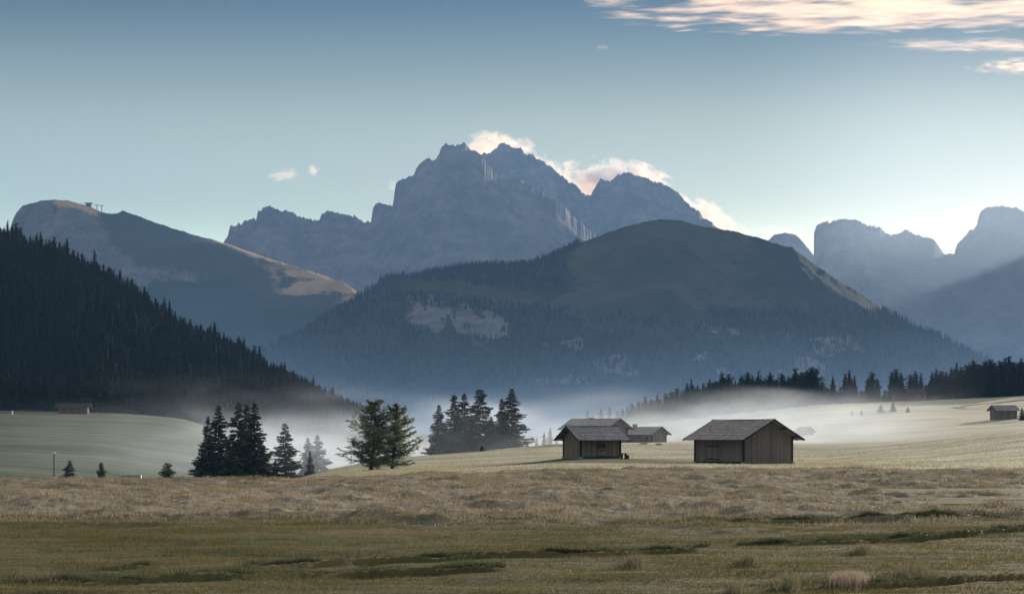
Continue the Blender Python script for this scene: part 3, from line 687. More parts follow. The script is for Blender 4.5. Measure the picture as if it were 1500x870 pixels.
# ------------------------------------------------------------------ buildings
class MB:
    def __init__(s): s.v = []; s.f = []; s.t = []
    def hexa(s, c, t=None):
        """8 corners: bottom 4 ccw then top 4"""
        b = len(s.v); s.v += [tuple(p) for p in c]; t = random.random() if t is None else t; s.t += [t]*8
        for q in ((0,3,2,1),(4,5,6,7),(0,1,5,4),(1,2,6,5),(2,3,7,6),(3,0,4,7)): s.f.append(tuple(b+k for k in q))
    def box(s, x0, x1, y0, y1, z0, z1, t=None):
        s.hexa([(x0,y0,z0),(x1,y0,z0),(x1,y1,z0),(x0,y1,z0),(x0,y0,z1),(x1,y0,z1),(x1,y1,z1),(x0,y1,z1)], t)
    def beam(s, p, q, w, h, t=None):
        p = Vector(p); q = Vector(q); d = (q-p).normalized(); u = Vector((0, 0, 1)) if abs(d.z) < .9 else Vector((0, 1, 0))
        a = d.cross(u).normalized()*w/2; b = a.cross(d).normalized()*h/2
        s.hexa([p-a-b, p+a-b, q+a-b, q-a-b, p-a+b, p+a+b, q+a+b, q-a+b], t)
    def build(s, name, material, parent=None, bevel=0):
        me = mesh_np(name, np.array(s.v), np.array(s.f), False, dict(tint=s.t))
        o = link(name, me, parent, [material])
        return o
def barn(name, label, cat, px, Y, yaw, W, L, eave, rise, oe, og, wallm, roofm, group=None, base=None, course=.36, detail=True, door=None, window=None, chimney=None, snow=False, lower=.4, sh=.32):
    """x runs along the ridge, y across; gables at +-L/2"""
    zb = gz(px, Y) if base is None else base
    o = empty(name, (Xof(px, Y), Y, zb), yaw); tag(o, label, cat, group)
    hw, hl = W/2, L/2; slope = rise/(hw+oe); apex = eave+rise-.05
    def zr(y): return apex-slope*abs(y)-.12
    bw = .19 if detail else .5
    core = MB(); c = .06
    for s in (-1, 1):   # inner skin
        core.hexa([(-hl+c, 0, -lower), (hl-c, 0, -lower), (hl-c, s*(hw-c), -lower), (-hl+c, s*(hw-c), -lower),
                   (-hl+c, 0, zr(0)-.06), (hl-c, 0, zr(0)-.06), (hl-c, s*(hw-c), zr(hw)-.06), (-hl+c, s*(hw-c), zr(hw)-.06)], .1)
    core.build('inner_wall', WOOD_DARK, o)
    for gx_ in (-1, 1):
        m_ = MB(); y = -hw
        while y < hw-.02:
            y1 = min(y+bw*random.uniform(.8, 1.2), hw); th = random.uniform(.02, .05); x = gx_*hl
            a, b = (x-th, x) if gx_ > 0 else (x, x+th)
            a, b = (min(x-.06*gx_, x+th*gx_), max(x-.06*gx_, x+th*gx_)); g_ = .006
            z0 = -lower+random.uniform(0, .05)
            m_.hexa([(a, y+g_, z0), (b, y+g_, z0), (b, y1-g_, z0), (a, y1-g_, z0), (a, y+g_, zr(y)), (b, y+g_, zr(y)), (b, y1-g_, zr(y1)), (a, y1-g_, zr(y1))]); y = y1
        m_.build('wall', wallm, o)
    for sy in (-1, 1):
        m_ = MB(); x = -hl
        while x < hl-.02:
            x1 = min(x+bw*random.uniform(.8, 1.2), hl); th = random.uniform(.02, .05); g_ = .006
            a, b = sorted((sy*(hw-.06), sy*(hw+th))); m_.box(x+g_, x1-g_, a, b, -lower+random.uniform(0, .05), zr(hw)-.01); x = x1
        m_.build('wall', wallm, o)
    # roof: courses of shingles on each side
    rf = MB(); LL = hl+og; run = hw+oe; ln = math.hypot(run, rise); nrow = max(4, int(ln/course))
    for s in (-1, 1):
        ny, nz = s*slope/math.hypot(1, slope), 1/math.hypot(1, slope)
        def pt(x, d, off):      # d: distance down the slope
            yy = s*run*d/ln; zz = apex-rise*d/ln - .10*math.sin(math.pi*(x+LL)/(2*LL))*(.6 if detail else 0)*(1-.5*d/ln); return (x, yy+ny*off, zz+nz*off)
        # deck
        rf.hexa([pt(-LL, 0, -.10), pt(LL, 0, -.10), pt(LL, ln, -.10), pt(-LL, ln, -.10), pt(-LL, 0, -.03), pt(LL, 0, -.03), pt(LL, ln, -.03), pt(-LL, ln, -.03)], .1)
        for r_ in range(nrow):
            d0 = ln*r_/nrow; d1 = ln*(r_+1)/nrow+.05; x = -LL
            while x < LL-.01:
                x1 = min(x+sh*random.uniform(.6, 1.5)*(1 if detail else 4), LL); lift = random.uniform(.0, .025); e = random.uniform(-.03, .035); t = random.random()
                rf.hexa([pt(x+.004, d0, -.028), pt(x1-.004, d0, -.028), pt(x1-.004, d1+e, .005+lift), pt(x+.004, d1+e, .005+lift),
                         pt(x+.004, d0, .0), pt(x1-.004, d0, .0), pt(x1-.004, d1+e, .05+lift), pt(x+.004, d1+e, .05+lift)], t); x = x1
    roof = rf.build('roof', roofm, o)
    rb = MB(); sag = .06 if detail else 0
    xs_ = np.linspace(-LL-.05, LL+.05, 9)
    for a, b in zip(xs_[:-1], xs_[1:]):
        za = apex+.055-.06*math.sin(math.pi*(a+LL)/(2*LL))*(detail); zb_ = apex+.055-.06*math.sin(math.pi*(b+LL)/(2*LL))*(detail)
        rb.beam((a, -.10, za), (b, -.10, zb_), .22, .04, .3); rb.beam((a, .10, za), (b, .10, zb_), .22, .045, .5)
    rb.build('ridge_cap', WOOD_DARK, roof)
    for gx_ in (-1, 1):
        for s in (-1, 1):
            m_ = MB(); m_.beam((gx_*(LL+.02), 0, apex-.06), (gx_*(LL+.02), s*(run+.02), apex-rise-.06), .05, .20, .3); m_.build('bargeboard', WOOD_DARK, roof)
    if detail:
        for yy in (-hw-.02, -hw*.5, 0, hw*.5, hw+.02):
            m_ = MB(); z_ = zr(yy)-.02; m_.beam((-LL+.12, yy, z_), (LL-.12, yy, z_), .16, .18, .3); m_.build('purlin', WOOD_DARK, roof)
        nraf = int(2*LL/1.0)
        for s in (-1, 1):
            for r_ in range(nraf+1):
                x = -LL+.15+r_*(2*LL-.3)/nraf; m_ = MB()
                m_.beam((x, s*(hw-.2), zr(hw-.2)+.02), (x, s*(run-.04), zr(run-.04)+.0), .09, .11, .3); m_.build('rafter', WOOD_DARK, roof)
        for sx in (-1, 1):
            for s in (-1, 1):
                m_ = MB(); m_.box(sx*hl-.12, sx*hl+.12, s*hw-.12, s*hw+.12, -lower, zr(hw)-.05, .3); m_.build('corner_post', WOOD_DARK, o)
                m_ = MB(); m_.hexa([(sx*hl-.32, s*hw-.32, -lower), (sx*hl+.32, s*hw-.32, -lower), (sx*hl+.32, s*hw+.32, -lower), (sx*hl-.32, s*hw+.32, -lower),
                                    (sx*hl-.2, s*hw-.2, .28), (sx*hl+.2, s*hw-.2, .28), (sx*hl+.2, s*hw+.2, .28), (sx*hl-.2, s*hw+.2, .28)], .5); m_.build('foundation_stone', STONE, o)
        for s in (-1, 1):
            m_ = MB(); m_.beam((-hl, s*(hw+.05), .22), (hl, s*(hw+.05), .22), .12, .2, .3); m_.build('sill_beam', WOOD_DARK, o)
    for dd in (door or []):
        sidez, c0, w_, z0, z1 = dd
        m_ = MB(); nb = max(2, int(w_/.2))
        for k in range(nb):
            a = c0-w_/2+k*w_/nb; b = a+w_/nb-.012
            if sidez == 'front': m_.box(a, b, -hw-.10, -hw-.055, z0, z1)
            else: m_.box(hl+.055, hl+.10, a, b, z0, z1)
        d_ = m_.build('door', wallm, o)
        m_ = MB()
        for zz in (z0+.25, z1-.25):
            if sidez == 'front': m_.box(c0-w_/2+.05, c0+w_/2-.05, -hw-.13, -hw-.105, zz-.06, zz+.06, .2)
            else: m_.box(hl+.105, hl+.13, c0-w_/2+.05, c0+w_/2-.05, zz-.06, zz+.06, .2)
        m_.build('brace', WOOD_DARK, d_)
    for ww in (window or []):
        sidez, c0, w_, z0, z1 = ww
        def bx(m_, a, b, lo, hi, za, zb__):
            if sidez == 'front': m_.box(a, b, -hw-hi, -hw-lo, za, zb__)
            else: m_.box(hl+lo, hl+hi, a, b, za, zb__)
        m_ = MB(); fw = .07
        bx(m_, c0-w_/2, c0-w_/2+fw, .055, .12, z0, z1); bx(m_, c0+w_/2-fw, c0+w_/2, .055, .12, z0, z1)
        bx(m_, c0-w_/2+fw, c0+w_/2-fw, .055, .12, z1-fw, z1); bx(m_, c0-w_/2+fw, c0+w_/2-fw, .055, .12, z0, z0+fw)
        w__ = m_.build('window', WOOD_DARK, o)
        m_ = MB(); bx(m_, c0-w_/2+fw, c0+w_/2-fw, .055, .075, z0+fw, z1-fw); m_.build('pane', GLASS, w__)
    if chimney:
        cx_, cy_, hgt_ = chimney; zc_ = apex-slope*abs(cy_)
        m_ = MB(); m_.box(cx_-.4, cx_+.4, cy_-.35, cy_+.35, zc_-.6, zc_+hgt_, .5); ch = m_.build('chimney', STONE, roof)
        m_ = MB(); m_.box(cx_-.5, cx_+.5, cy_-.45, cy_+.45, zc_+hgt_+.002, zc_+hgt_+.12, .5); m_.build('chimney_cap', STONE, ch)
    return o
# A: yaw so that the +x gable faces front-right.  gable normal tilted 33 deg to the right of "towards camera"
yawA = -R(90)+R(37)
A_ = barn('hay_barn', 'large dark weathered hay barn with low gabled shingle roof, right of the grassy mound', 'barn', 1089, 243.5, yawA, 8.1, 8.5, 3.02, 2.42, 1.0, 1.15, WOOD_GREY, SHINGLE,
     base=gz(1080, 240)-.02, door=[('front', -1.0, 2.4, .35, 2.4)], window=None, lower=.7, course=.42)
yawB = R(25)
B_ = barn('hay_hut', 'small wooden hay hut with banded shingle roof on the green mound', 'hut', 867, 267, yawB, 5.0, 5.9, 2.55, 1.85, 1.05, .95, WOOD_BROWN, SHINGLE_BLUE,
     base=gz(867, 263)-.02, door=[('front', .2, 1.3, .1, 1.35)], window=[('front', 0.0, 1.2, 1.42, 2.1)], course=.40)
yawC = -R(90)+R(56)
barn('farmhouse', 'long low grey farmhouse with wide shingled roof directly behind the small hay hut', 'house', 873, 440, yawC, 9.0, 10.6, 3.2, 2.35, 1.2, 1.1, WOOD_GREY, SHINGLE, base=gz(873, 432)-.1,
     detail=True, chimney=(-1.5, .6, .35), window=[('gable', -2, 1.0, 1.2, 2.2), ('gable', 2, 1.0, 1.2, 2.2), ('front', 2, 1.0, 1.2, 2.2)], course=.5)
barn('farmhouse', 'smaller low farmhouse with stone chimney right of the long farmhouse', 'house', 944, 455, yawC, 6.5, 7.6, 1.95, 1.75, 1.0, .9, WOOD_GREY, SHINGLE, base=gz(944, 445)-.1,
     detail=True, chimney=(-2.0, -.9, .85), door=[('front', .6, .9, .1, 1.75)], window=[('front', 2.6, .6, .8, 1.4)], course=.5)
barn('hay_hut', 'small timber hut with slanted roof far on the right meadow', 'hut', 1470, 604, R(14), 4.6, 6.6, 3.1, 1.6, .8, .8, WOOD_GREY, SHINGLE_BLUE, base=gz(1470, 600)-.2, detail=False, door=[('front', -1.5, 1.2, .1, 2.0)])
barn('forest_cabin', 'long reddish cabin under the dark forest edge on the far left', 'cabin', 108, 735, R(6), 6.0, 10.5, 2.7, 1.7, .8, 1.2, WOOD_RED, WOOD_DARK, base=gz(108, 729)-.2, detail=False,
     window=[('front', -3.2, 1.0, 1.0, 1.9), ('front', -.5, 1.0, 1.0, 1.9)], door=[('front', 2.6, 1.1, .1, 2.1)])
barn('hay_hut', 'faint grey hut roof in the mist behind the large hay barn', 'hut', 1179, 560, yawA, 3.6, 3.6, 1.2, 1.5, .5, .5, WOOD_GREY, SHINGLE, base=gz(1179, 555)-.1, detail=False)
barn('farmhouse', 'reddish farmhouse half hidden in mist and trees on the right slope', 'house', 1340, 842, R(12), 7, 7, 3.4, 1.8, .9, .9, WOOD_RED, WOOD_DARK, base=gz(1340, 838)-.2, detail=False, window=[('front', -1.8, 1.0, 1.4, 2.4), ('front', 1.8, 1.0, 1.4, 2.4)])
barn('forest_cabin', 'second dim red-roofed building left of the hidden farmhouse among the trees', 'cabin', 1316, 846, R(-8), 5, 5.5, 3.0, 1.5, .8, .8, WOOD_RED, WOOD_DARK, base=gz(1316, 842)-.2, detail=False)

# ------------------------------------------------------------------ small things
def cyl(mb, x, y, z0, z1, r0, r1=None, n_=8, t=.5):
    r1 = r0 if r1 is None else r1
    b = len(mb.v)
    for z, r in ((z0, r0), (z1, r1)):
        for k in range(n_): a = k*6.283/n_; mb.v.append((x+r*math.cos(a), y+r*math.sin(a), z)); mb.t.append(t)
    for k in range(n_): mb.f.append((b+k, b+(k+1) % n_, b+n_+(k+1) % n_, b+n_+k))
    for k in range(0, n_-2, 2): mb.f.append((b+n_, b+n_+k+1, b+n_+k+2, b+n_+(k+3) % n_ if k+3 < n_ else b+n_))
def cap_fix(mb): mb.f = [f for f in mb.f if len(set(f)) == 4]
Yb_ = 262.5; zb = gz(916, Yb_)
t = empty('wooden_bench', (Xof(913.5, Yb_), Yb_, zb), R(20)); tag(t, 'low plank bench beside the right wall of the small hay hut', 'bench')
m_ = MB(); m_.box(-.42, .42, -.18, .18, .68, .76, .3); m_.box(-.40, .40, -.17, -.02, .765, .80, .6); m_.build('seat', WOOD_DARK, t)
for s in (-1, 1):
    m_ = MB(); m_.box(s*.27-.09, s*.27+.09, -.16, .16, -.2, .68, .3); m_.build('leg', WOOD_DARK, t)
def stump(px, Y, r, h, label, dx=0):
    m_ = MB(); cyl(m_, 0, 0, -.2, h, r*1.1, r, 10, .4); cap_fix(m_)
    o = m_.build('tree_stump', WOOD_DARK); o.location = (Xof(px, Y)+dx, Y, gz(px, Y)); return tag(o, label, 'stump')
stump(919.3, Yb_, .22, .55, 'squat chopping stump right of the plank bench by the hay hut')
# pole
Yp = 430; zb = gz(79, Yp); t = empty('utility_pole', (Xof(79, Yp), Yp, zb)); tag(t, 'thin wooden pole with a small lamp on the left meadow', 'pole')
hp = Zof(664, Yp)-zb
m_ = MB(); cyl(m_, 0, 0, -.3, hp, .14, .10, 8); cap_fix(m_); m_.build('post', WOOD_DARK, t)
m_ = MB(); m_.beam((-.1, 0, hp-.5), (.65, 0, hp-.25), .08, .08); m_.build('arm', WOOD_DARK, t)
m_ = MB(); m_.box(.35, .7, -.13, .13, hp-.20, hp-.02); m_.box(-.22, .22, -.2, .2, hp+.002, hp+.3); m_.build('lamp_shade', WHITEP, t)
# trough
Yt = 345; zt = Zof(702.5, Yt); t = empty('water_trough', (Xof(192, Yt), Yt, gz(192, Yt)), R(4)); tag(t, 'long pale grey trough with upright posts behind the brown grass rim', 'trough')
hz = Zof(694.5, Yt)-gz(192, Yt)
m_ = MB(); m_.box(-1.75, 1.75, -.5, -.42, hz-.85, hz-.15); m_.box(-1.75, 1.75, .42, .5, hz-.85, hz-.15); m_.box(-1.75, -1.67, -.42, .42, hz-.85, hz-.15); m_.box(1.67, 1.75, -.42, .42, hz-.85, hz-.15); m_.box(-1.67, 1.67, -.42, .42, hz-.8, hz-.72); m_.build('basin', METAL, t)
m_ = MB(); m_.box(-1.67, 1.67, -.42, .42, hz-.35, hz-.3); m_.build('water', METAL, t)
for x in (-1.3, .0, .5, 1.3):
    m_ = MB(); m_.box(x-.07, x+.07, -.07, .07, hz-.9-.0, hz+(.18 if abs(x) < 1 else .02)); m_.build('post', METAL, t)
for x in (-1.4, 1.4):
    for y in (-.35, .35):
        m_ = MB(); m_.box(x-.07, x+.07, y-.07, y+.07, -.3, hz-.855); m_.build('leg', WOOD_DARK, t)
def rock(px, Y, r, label):
    import bmesh
    bm = bmesh.new(); bmesh.ops.create_icosphere(bm, subdivisions=2, radius=1)
    for v in bm.verts: k = 1+random.uniform(-.15, .15); v.co = Vector((v.co.x*r*1.5*k, v.co.y*r*k, v.co.z*r*.7*k))
    me = bpy.data.meshes.new('boulder'); bm.to_mesh(me); bm.free(); o = link('boulder', me, None, [STONE]); o.location = (Xof(px, Y), Y, gz(px, Y)+r*.1); return tag(o, label, 'boulder', 'boulders on the pale meadow')
rock(943, 425, .55, 'flat grey boulder on the pale meadow in front of the small farmhouse door')
rock(965, 420, .5, 'small rounded boulder under the right end of the small farmhouse')
def post(px, Y, h, material, label, w=.08):
    m_ = MB(); m_.box(-w, w, -w, w, -.3, h, .5); m_.hexa([(-w,-w,h),(w,-w,h),(w,w,h),(-w,w,h),(-w*.3,-w*.3,h+w*1.4),(w*.3,-w*.3,h+w*1.4),(w*.3,w*.3,h+w*1.4),(-w*.3,w*.3,h+w*1.4)], .5)
    o = m_.build('marker_post', material); o.location = (Xof(px, Y), Y, gz(px, Y)); return tag(o, label, 'post')
post(1248, 690, 1.5, WOOD_DARK, 'dark short post standing on the bright slope below the right tree line', .22)
post(18, 716, 1.0, WHITEP, 'white marker post at the foot of the left forest', .2)
# lift on the left mountain
def crest_pt(M, px):
    k = int(np.argmin(abs(M['px']-px))); return Vector((Xof(px, M['ycr'][k]), M['ycr'][k], Zof(M['cr'][k], M['ycr'][k])))
for k, (px_, hgt_) in enumerate(((142, 13), (149, 17))):
    c_ = crest_pt(LM, px_); t = empty('lift_pylon', c_); tag(t, ['shorter left lift pylon on the sunlit mountain top', 'taller right lift pylon on the sunlit mountain top'][k], 'pylon', 'lift pylons on the left mountain')
    m_ = MB(); m_.box(-.9, .9, -.9, .9, -3, hgt_); m_.build('mast', WOOD_DARK, t)
    m_ = MB(); m_.box(-6, 6, -.7, .7, hgt_+.01, hgt_+1.6); m_.build('crossarm', WOOD_DARK, t)
c_ = crest_pt(LM, 130); t = empty('lift_station', c_); tag(t, 'flat-roofed lift station on the sunlit mountain top', 'building')
m_ = MB(); m_.box(-7, 7, -5, 5, -4, 6); m_.build('wall', WOOD_DARK, t)
m_ = MB(); m_.box(-12, 11, -7, 7, 6.05, 8); m_.build('roof', WOOD_DARK, t)
# farm track on the right slope
def ribbon(name, pts, w, material):
    pts = [np.array(p, float) for p in pts]; v = []; f = []
    xs = np.linspace(0, len(pts)-1, 60); px = np.interp(xs, range(len(pts)), [p[0] for p in pts]); Y = np.interp(xs, range(len(pts)), [p[1] for p in pts])
    X = (px-750)*Y/F; tx = np.gradient(X); ty = np.gradient(Y); l = np.hypot(tx, ty); nx, ny = -ty/l*w/2, tx/l*w/2
    for s in (-1, -.33, .33, 1):
        xx, yy = X+nx*s, Y+ny*s; v.append(np.stack([xx, yy, ground_z(750+xx*F/yy, yy)+.25], -1))
    v = np.stack(v, 1); o = link(name, mesh_np(name, v.reshape(-1, 3), grid_faces(60, 4), True), None, [material]); return tag(o, kind='structure')
m3, nt, out = mat('gravel_track'); n = N(nt)
nt.links.new(n.bsdf(n.mix(n.noise(n.pos(), .8, 5), C(.10,.09,.07), C(.20,.18,.14)), .95), out.inputs[0])
ribbon('path', [(1560,800),(1500,790),(1450,772),(1415,752),(1400,735),(1420,722),(1445,715)], 3.0, m3)

# ------------------------------------------------------------------ air
def volmat(name, build):
    m, nt, out = mat(name); n = N(nt); pv = n.n('ShaderNodeVolumePrincipled'); build(n, pv)
    nt.links.new(pv.outputs[0], out.inputs['Volume']); return m
def box_mesh(name, x0, x1, y0, y1, z0, z1, material):
    mb = MB(); mb.box(x0, x1, y0, y1, z0, z1); return mb.build(name, material)
HAZE_D = 3.9e-5
def hz_(n, pv):
    pv.inputs['Color'].default_value = (.30, .57, 1.0, 1); pv.inputs['Density'].default_value = HAZE_D; pv.inputs['Anisotropy'].default_value = .05
hzb = box_mesh('haze', -5300, 5300, -1000, 11200, -23, 1560, volmat('haze_air', hz_)); tag(hzb, kind='stuff')
def mist_(n, pv):
    p = n.pos(); s = n.n('ShaderNodeSeparateXYZ'); n.put(s.inputs[0], p)
    x, y, z = s.outputs
    hx = n.math('DIVIDE', x, y)                       # bearing from the viewer's meadow
    big = n.noise(n.mapping(p, (.010, .008, .05)), 1.0, 3, .5, .4)
    sml = n.noise(n.mapping(p, (.03, .03, .09)), 1.0, 4, .6, .6)
    top = n.math('ADD', n.math('MULTIPLY', big, 44.0), -9.5)
    base = n.math('ADD', n.math('MULTIPLY', n.math('MAXIMUM', n.math('SUBTRACT', x, 50.), 0.), .035), -6.0)
    hgt = n.math('SUBTRACT', z, n.math('ADD', top, base))
    v = n.ramp(hgt, (9.0, -12.0))
    d = n.math('MULTIPLY', v, n.ramp(sml, (.34, .70)))
    d = n.math('MULTIPLY', d, n.ramp(y, (395., 455.)))
    d = n.math('MULTIPLY', d, n.ramp(y, (800., 680.)))
    d = n.math('MULTIPLY', d, n.ramp(x, (-125., -60.)))
    d = n.math('MULTIPLY', d, n.ramp(hx, (.243, .17)))
    d = n.math('MULTIPLY', d, n.math('MULTIPLY_ADD', n.ramp(x, (-20., 90.)), .4, .6))
    pat = n.noise(n.mapping(p, (.016, .011, .04), (0, 0, .4)), 1.0, 3, .55, 1.2)
    d = n.math('MULTIPLY', d, n.math('MULTIPLY_ADD', n.ramp(pat, (.38, .62)), .75, .25))
    nt_ = n.math('MULTIPLY', d, .027)
    n.put(pv.inputs['Density'], nt_); pv.inputs['Color'].default_value = (.80, .90, 1, 1); pv.inputs['Anisotropy'].default_value = .25
ms = box_mesh('mist', -170, 200, 395, 870, -20, 34, volmat('ground_mist', mist_)); tag(ms, kind='stuff')
def vmist_(n, pv):
    p = n.pos(); s = n.n('ShaderNodeSeparateXYZ'); n.put(s.inputs[0], p); x, y, z = s.outputs
    v = n.math('POWER', n.math('SUBTRACT', 1.0, n.math('DIVIDE', n.math('ADD', z, 20.), 190.), clamp=True), 2.0)
    v = n.math('MULTIPLY', v, n.ramp(n.noise(n.mapping(p, (.0022, .0015, .008)), 1.0, 2, .5), (.2, .75)))
    v = n.math('MULTIPLY', v, n.math('MULTIPLY', n.ramp(y, (1250., 1700.)), n.ramp(y, (3400., 2900.))))
    n.put(pv.inputs['Density'], n.math('MULTIPLY', v, 9e-4)); pv.inputs['Color'].default_value = (.36, .62, 1, 1); pv.inputs['Anisotropy'].default_value = .1
vm = box_mesh('valley_mist', -900, 1700, 1250, 3400, -20, 170, volmat('valley_vapour', vmist_)); tag(vm, kind='stuff')

def shaft_(n, pv):
    p = n.pos(); s = n.n('ShaderNodeSeparateXYZ'); n.put(s.inputs[0], p); x, y, z = s.outputs
    d = n.math('MULTIPLY', n.ramp(n.math('DIVIDE', x, y), (.10, .22)), n.ramp(y, (4300., 5400.)))
    d = n.math('MULTIPLY', d, n.ramp(z, (1350., 500.)))
    n.put(pv.inputs['Density'], n.math('MULTIPLY', d, 1.5e-4)); pv.inputs['Color'].default_value = (.7, .86, 1, 1); pv.inputs['Anisotropy'].default_value = .35
sh_ = box_mesh('sunlit_haze', 420, 4200, 4300, 7250, -19, 1400, volmat('sunlit_air', shaft_)); tag(sh_, kind='stuff')
def cloud(label, px, py, Y, wpx, hpx, rot=0, dens=.02, nsc=(1, 1, 1), thr=.5, depth=None, flat=False, amp=1.6, det=6):
    import bmesh
    bm = bmesh.new(); bmesh.ops.create_icosphere(bm, subdivisions=3, radius=1.0)
    me = bpy.data.meshes.new('cloud'); bm.to_mesh(me); bm.free(); o = link('cloud', me)
    rx = wpx*Y/F/2
    if flat:
        rz = flat; ry = hpx*Y/F/2/math.tan(math.atan2(HZ-py, F))
        o.rotation_euler = (0, 0, rot)
    else:
        rz = hpx*Y/F/2; ry = depth or rz*1.2; o.rotation_euler = (0, rot, 0)
    o.location = P(px, py, Y); o.scale = (rx, ry, rz)
    def b(n, pv):
        q = n.obj(); l = n.n('ShaderNodeVectorMath', operation='LENGTH'); n.put(l.inputs[0], q)
        fall = n.math('SUBTRACT', 1.0, n.math('POWER', l.outputs['Value'], 2.0))
        mp = n.mapping(q, nsc, (0, 0, 0), (px*.13, py*.37, 1.7))
        nz = n.noise(mp, 1.0, det, .62, .35)
        d = n.math('ADD', n.math('MULTIPLY', fall, .75), n.math('MULTIPLY', n.math('SUBTRACT', nz, .5), amp*2))
        d = n.math('SUBTRACT', d, thr); d = n.math('MULTIPLY', n.math('MAXIMUM', d, 0.), dens*2)
        n.put(pv.inputs['Density'], d); pv.inputs['Color'].default_value = (1, 1, 1, 1); pv.inputs['Anisotropy'].default_value = .0
    vm_ = volmat('cloud_vapour', b); vm_.cycles.volume_step_rate = .35; me.materials.append(vm_); o['kind'] = 'thing'
    return tag(o, label, 'cloud')
cloud('glowing round cloud behind the left summit of the central massif', 727, 220, 11600, 120, 62, 0, 0.0150, (2.2, 2, 1.6), .32)
cloud('large bright cloud filling the notch between the two central peaks', 893, 268, 11600, 200, 78, R(4), 0.0225, (3.2, 2, 1.6), .32)
cloud('bright trailing cloud hugging the right shoulder of the central massif', 1035, 318, 11700, 150, 50, R(28), 0.0150, (3.0, 2, 1.5), .32)
cloud('thin bright cloud edge above the ridge right of the first summit', 800, 244, 11500, 90, 34, R(30), 0.0100, (3, 2, 1.5), .32)
cloud('small wispy cloud floating over the left jagged ridge', 415, 257, 11500, 56, 24, R(-8), 0.0060, (2, 2, 1.8), .32)
cloud('tiny upright cloud puff beside the small wispy cloud', 459, 249, 11500, 24, 24, 0, 0.0050, (1.5, 1.5, 1.5), .32)
cloud('tiny faint cloud at the step of the jagged ridge', 578, 273, 11500, 26, 22, 0, 0.0040, (1.5, 1.5, 1.5), .32)
cloud('faint cloud above the left edge of the right massif', 1214, 323, 11500, 56, 22, 0, 0.0060, (2, 2, 1.5), .32)
cloud('bright cloud left of the far right summit', 1428, 322, 11500, 96, 60, R(-20), 0.0090, (2, 2, 1.8), .32)
cloud('faint cloud puff over the saddle of the right massif', 1373, 325, 11500, 42, 20, 0, 0.0040, (2, 2, 1.5), .32)
cloud('bright cloud behind the small rounded dome', 1160, 352, 11500, 110, 34, R(20), 0.0090, (2, 2, 1.5), .32)
cloud('great sheet of streaked pink-white cloud at the upper right', 1310, 4, 13500, 940, 108, R(-6), .0042, (5.2, 8.0, 1.0), .36, flat=50, amp=2.2, det=10)
cloud('long thin cloud streak below the great cloud sheet', 1450, 67, 13900, 400, 24, R(2), .004, (4, 5.5, 1.0), .44, flat=30, amp=2.1, det=10)
cloud('short cloud streak at the right edge under the thin streak', 1495, 97, 13900, 170, 26, R(2), .004, (3.4, 5.0, 1.0), .42, flat=30, amp=2.1, det=10)
cloud('tiny isolated cloud fleck high above the central massif', 883, 70, 13500, 26, 6, 0, .0018, (3, 2, 1.0), .4, flat=25)

# ------------------------------------------------------------------ light, sky, camera
SUN_AZ, SUN_EL = R(30), R(10.5)
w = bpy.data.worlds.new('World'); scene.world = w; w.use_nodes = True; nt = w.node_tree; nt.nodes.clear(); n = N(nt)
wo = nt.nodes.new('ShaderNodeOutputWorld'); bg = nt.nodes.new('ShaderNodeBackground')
sky = nt.nodes.new('ShaderNodeTexSky'); sky.sky_type = 'NISHITA'; sky.sun_disc = False
sky.sun_elevation = SUN_EL; sky.sun_rotation = SUN_AZ; sky.altitude = 1900; sky.air_density = 1.0; sky.dust_density = 1.6; sky.ozone_density = 2.2
tc = nt.nodes.new('ShaderNodeTexCoord')
vec = n.mapping(tc.outputs['Generated'], (1, 1, 9), (0,0,0), (0,0,-.71)); mxv = n.n('ShaderNodeVectorMath', operation='MAXIMUM'); n.put(mxv.inputs[0], vec); mxv.inputs[1].default_value = (-9, -9, .0); vec = mxv.outputs[0]; nrm = n.n('ShaderNodeVectorMath', operation='NORMALIZE'); n.put(nrm.inputs[0], vec)
nt.links.new(nrm.outputs[0], sky.inputs[0])
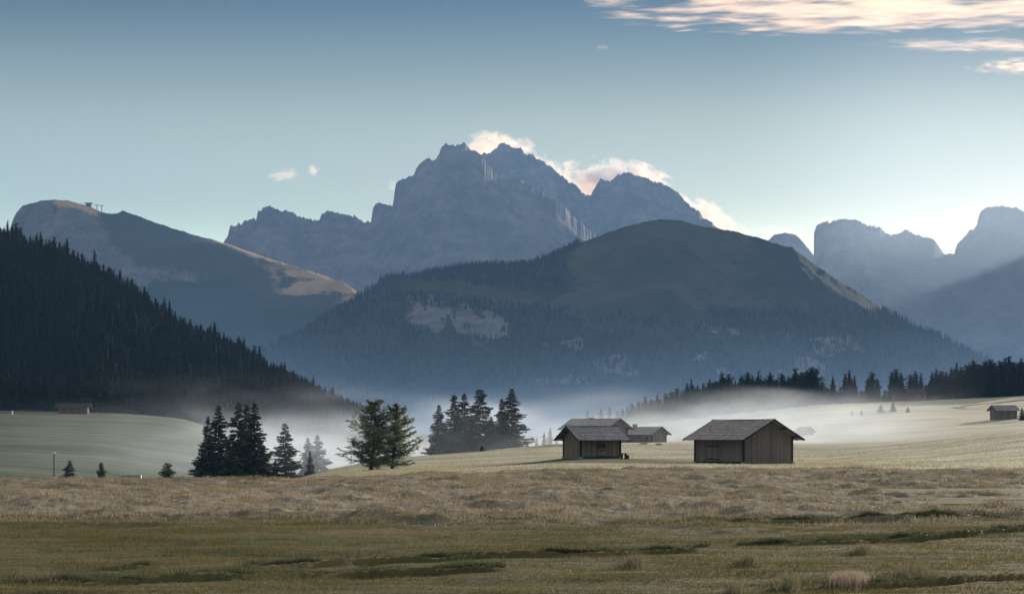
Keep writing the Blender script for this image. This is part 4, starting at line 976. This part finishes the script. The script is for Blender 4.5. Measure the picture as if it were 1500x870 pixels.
hsv = nt.nodes.new('ShaderNodeHueSaturation'); hsv.inputs['Hue'].default_value = .485; hsv.inputs['Saturation'].default_value = .84; gm = nt.nodes.new('ShaderNodeGamma'); gm.inputs[1].default_value = 1.22; nt.links.new(sky.outputs[0], gm.inputs[0]); nt.links.new(gm.outputs[0], hsv.inputs['Color'])
mu = n.n('ShaderNodeMix', data_type='RGBA', blend_type='MULTIPLY'); mu.inputs[0].default_value = 1; n.put(mu.inputs[6], hsv.outputs[0]); pass
# added bright veil in the unseen sky above the frame, to light the foreground
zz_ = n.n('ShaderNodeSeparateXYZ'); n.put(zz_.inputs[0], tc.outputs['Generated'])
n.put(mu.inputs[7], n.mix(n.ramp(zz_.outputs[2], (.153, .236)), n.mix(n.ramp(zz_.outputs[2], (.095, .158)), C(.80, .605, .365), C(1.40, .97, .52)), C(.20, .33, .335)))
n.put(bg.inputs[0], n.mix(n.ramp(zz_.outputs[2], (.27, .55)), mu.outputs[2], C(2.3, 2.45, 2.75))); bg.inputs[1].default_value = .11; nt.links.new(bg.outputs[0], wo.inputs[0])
sl = bpy.data.lights.new('sun', 'SUN'); sl.energy = 4.2; sl.angle = R(.53); sl.color = (1.0, .87, .74)
so = bpy.data.objects.new('sun', sl); COL.objects.link(so)
d = Vector((math.sin(SUN_AZ)*math.cos(SUN_EL), math.cos(SUN_AZ)*math.cos(SUN_EL), math.sin(SUN_EL)))
so.rotation_euler = d.to_track_quat('Z', 'Y').to_euler(); so.location = (0, 0, 50)
cam = bpy.data.cameras.new('camera'); cam.sensor_width = 36; cam.lens = 36*F/1500; cam.shift_y = (HZ-435)/1500; cam.clip_start = .5; cam.clip_end = 40000
co = bpy.data.objects.new('camera', cam); COL.objects.link(co); co.location = (0, 0, E); co.rotation_euler = (R(90), 0, 0); scene.camera = co
vs = scene.view_settings; vs.view_transform = 'Standard'; vs.look = 'None'; vs.exposure = 1.15; vs.gamma = 1; vs.use_curve_mapping = False
cy = scene.cycles; cy.max_bounces = 5; cy.diffuse_bounces = 2; cy.transmission_bounces = 3; cy.transparent_max_bounces = 24; cy.volume_bounces = 2
cy.volume_step_rate = 1.0; cy.volume_max_steps = 256; cy.use_denoising = True
cy.sample_clamp_indirect = 6
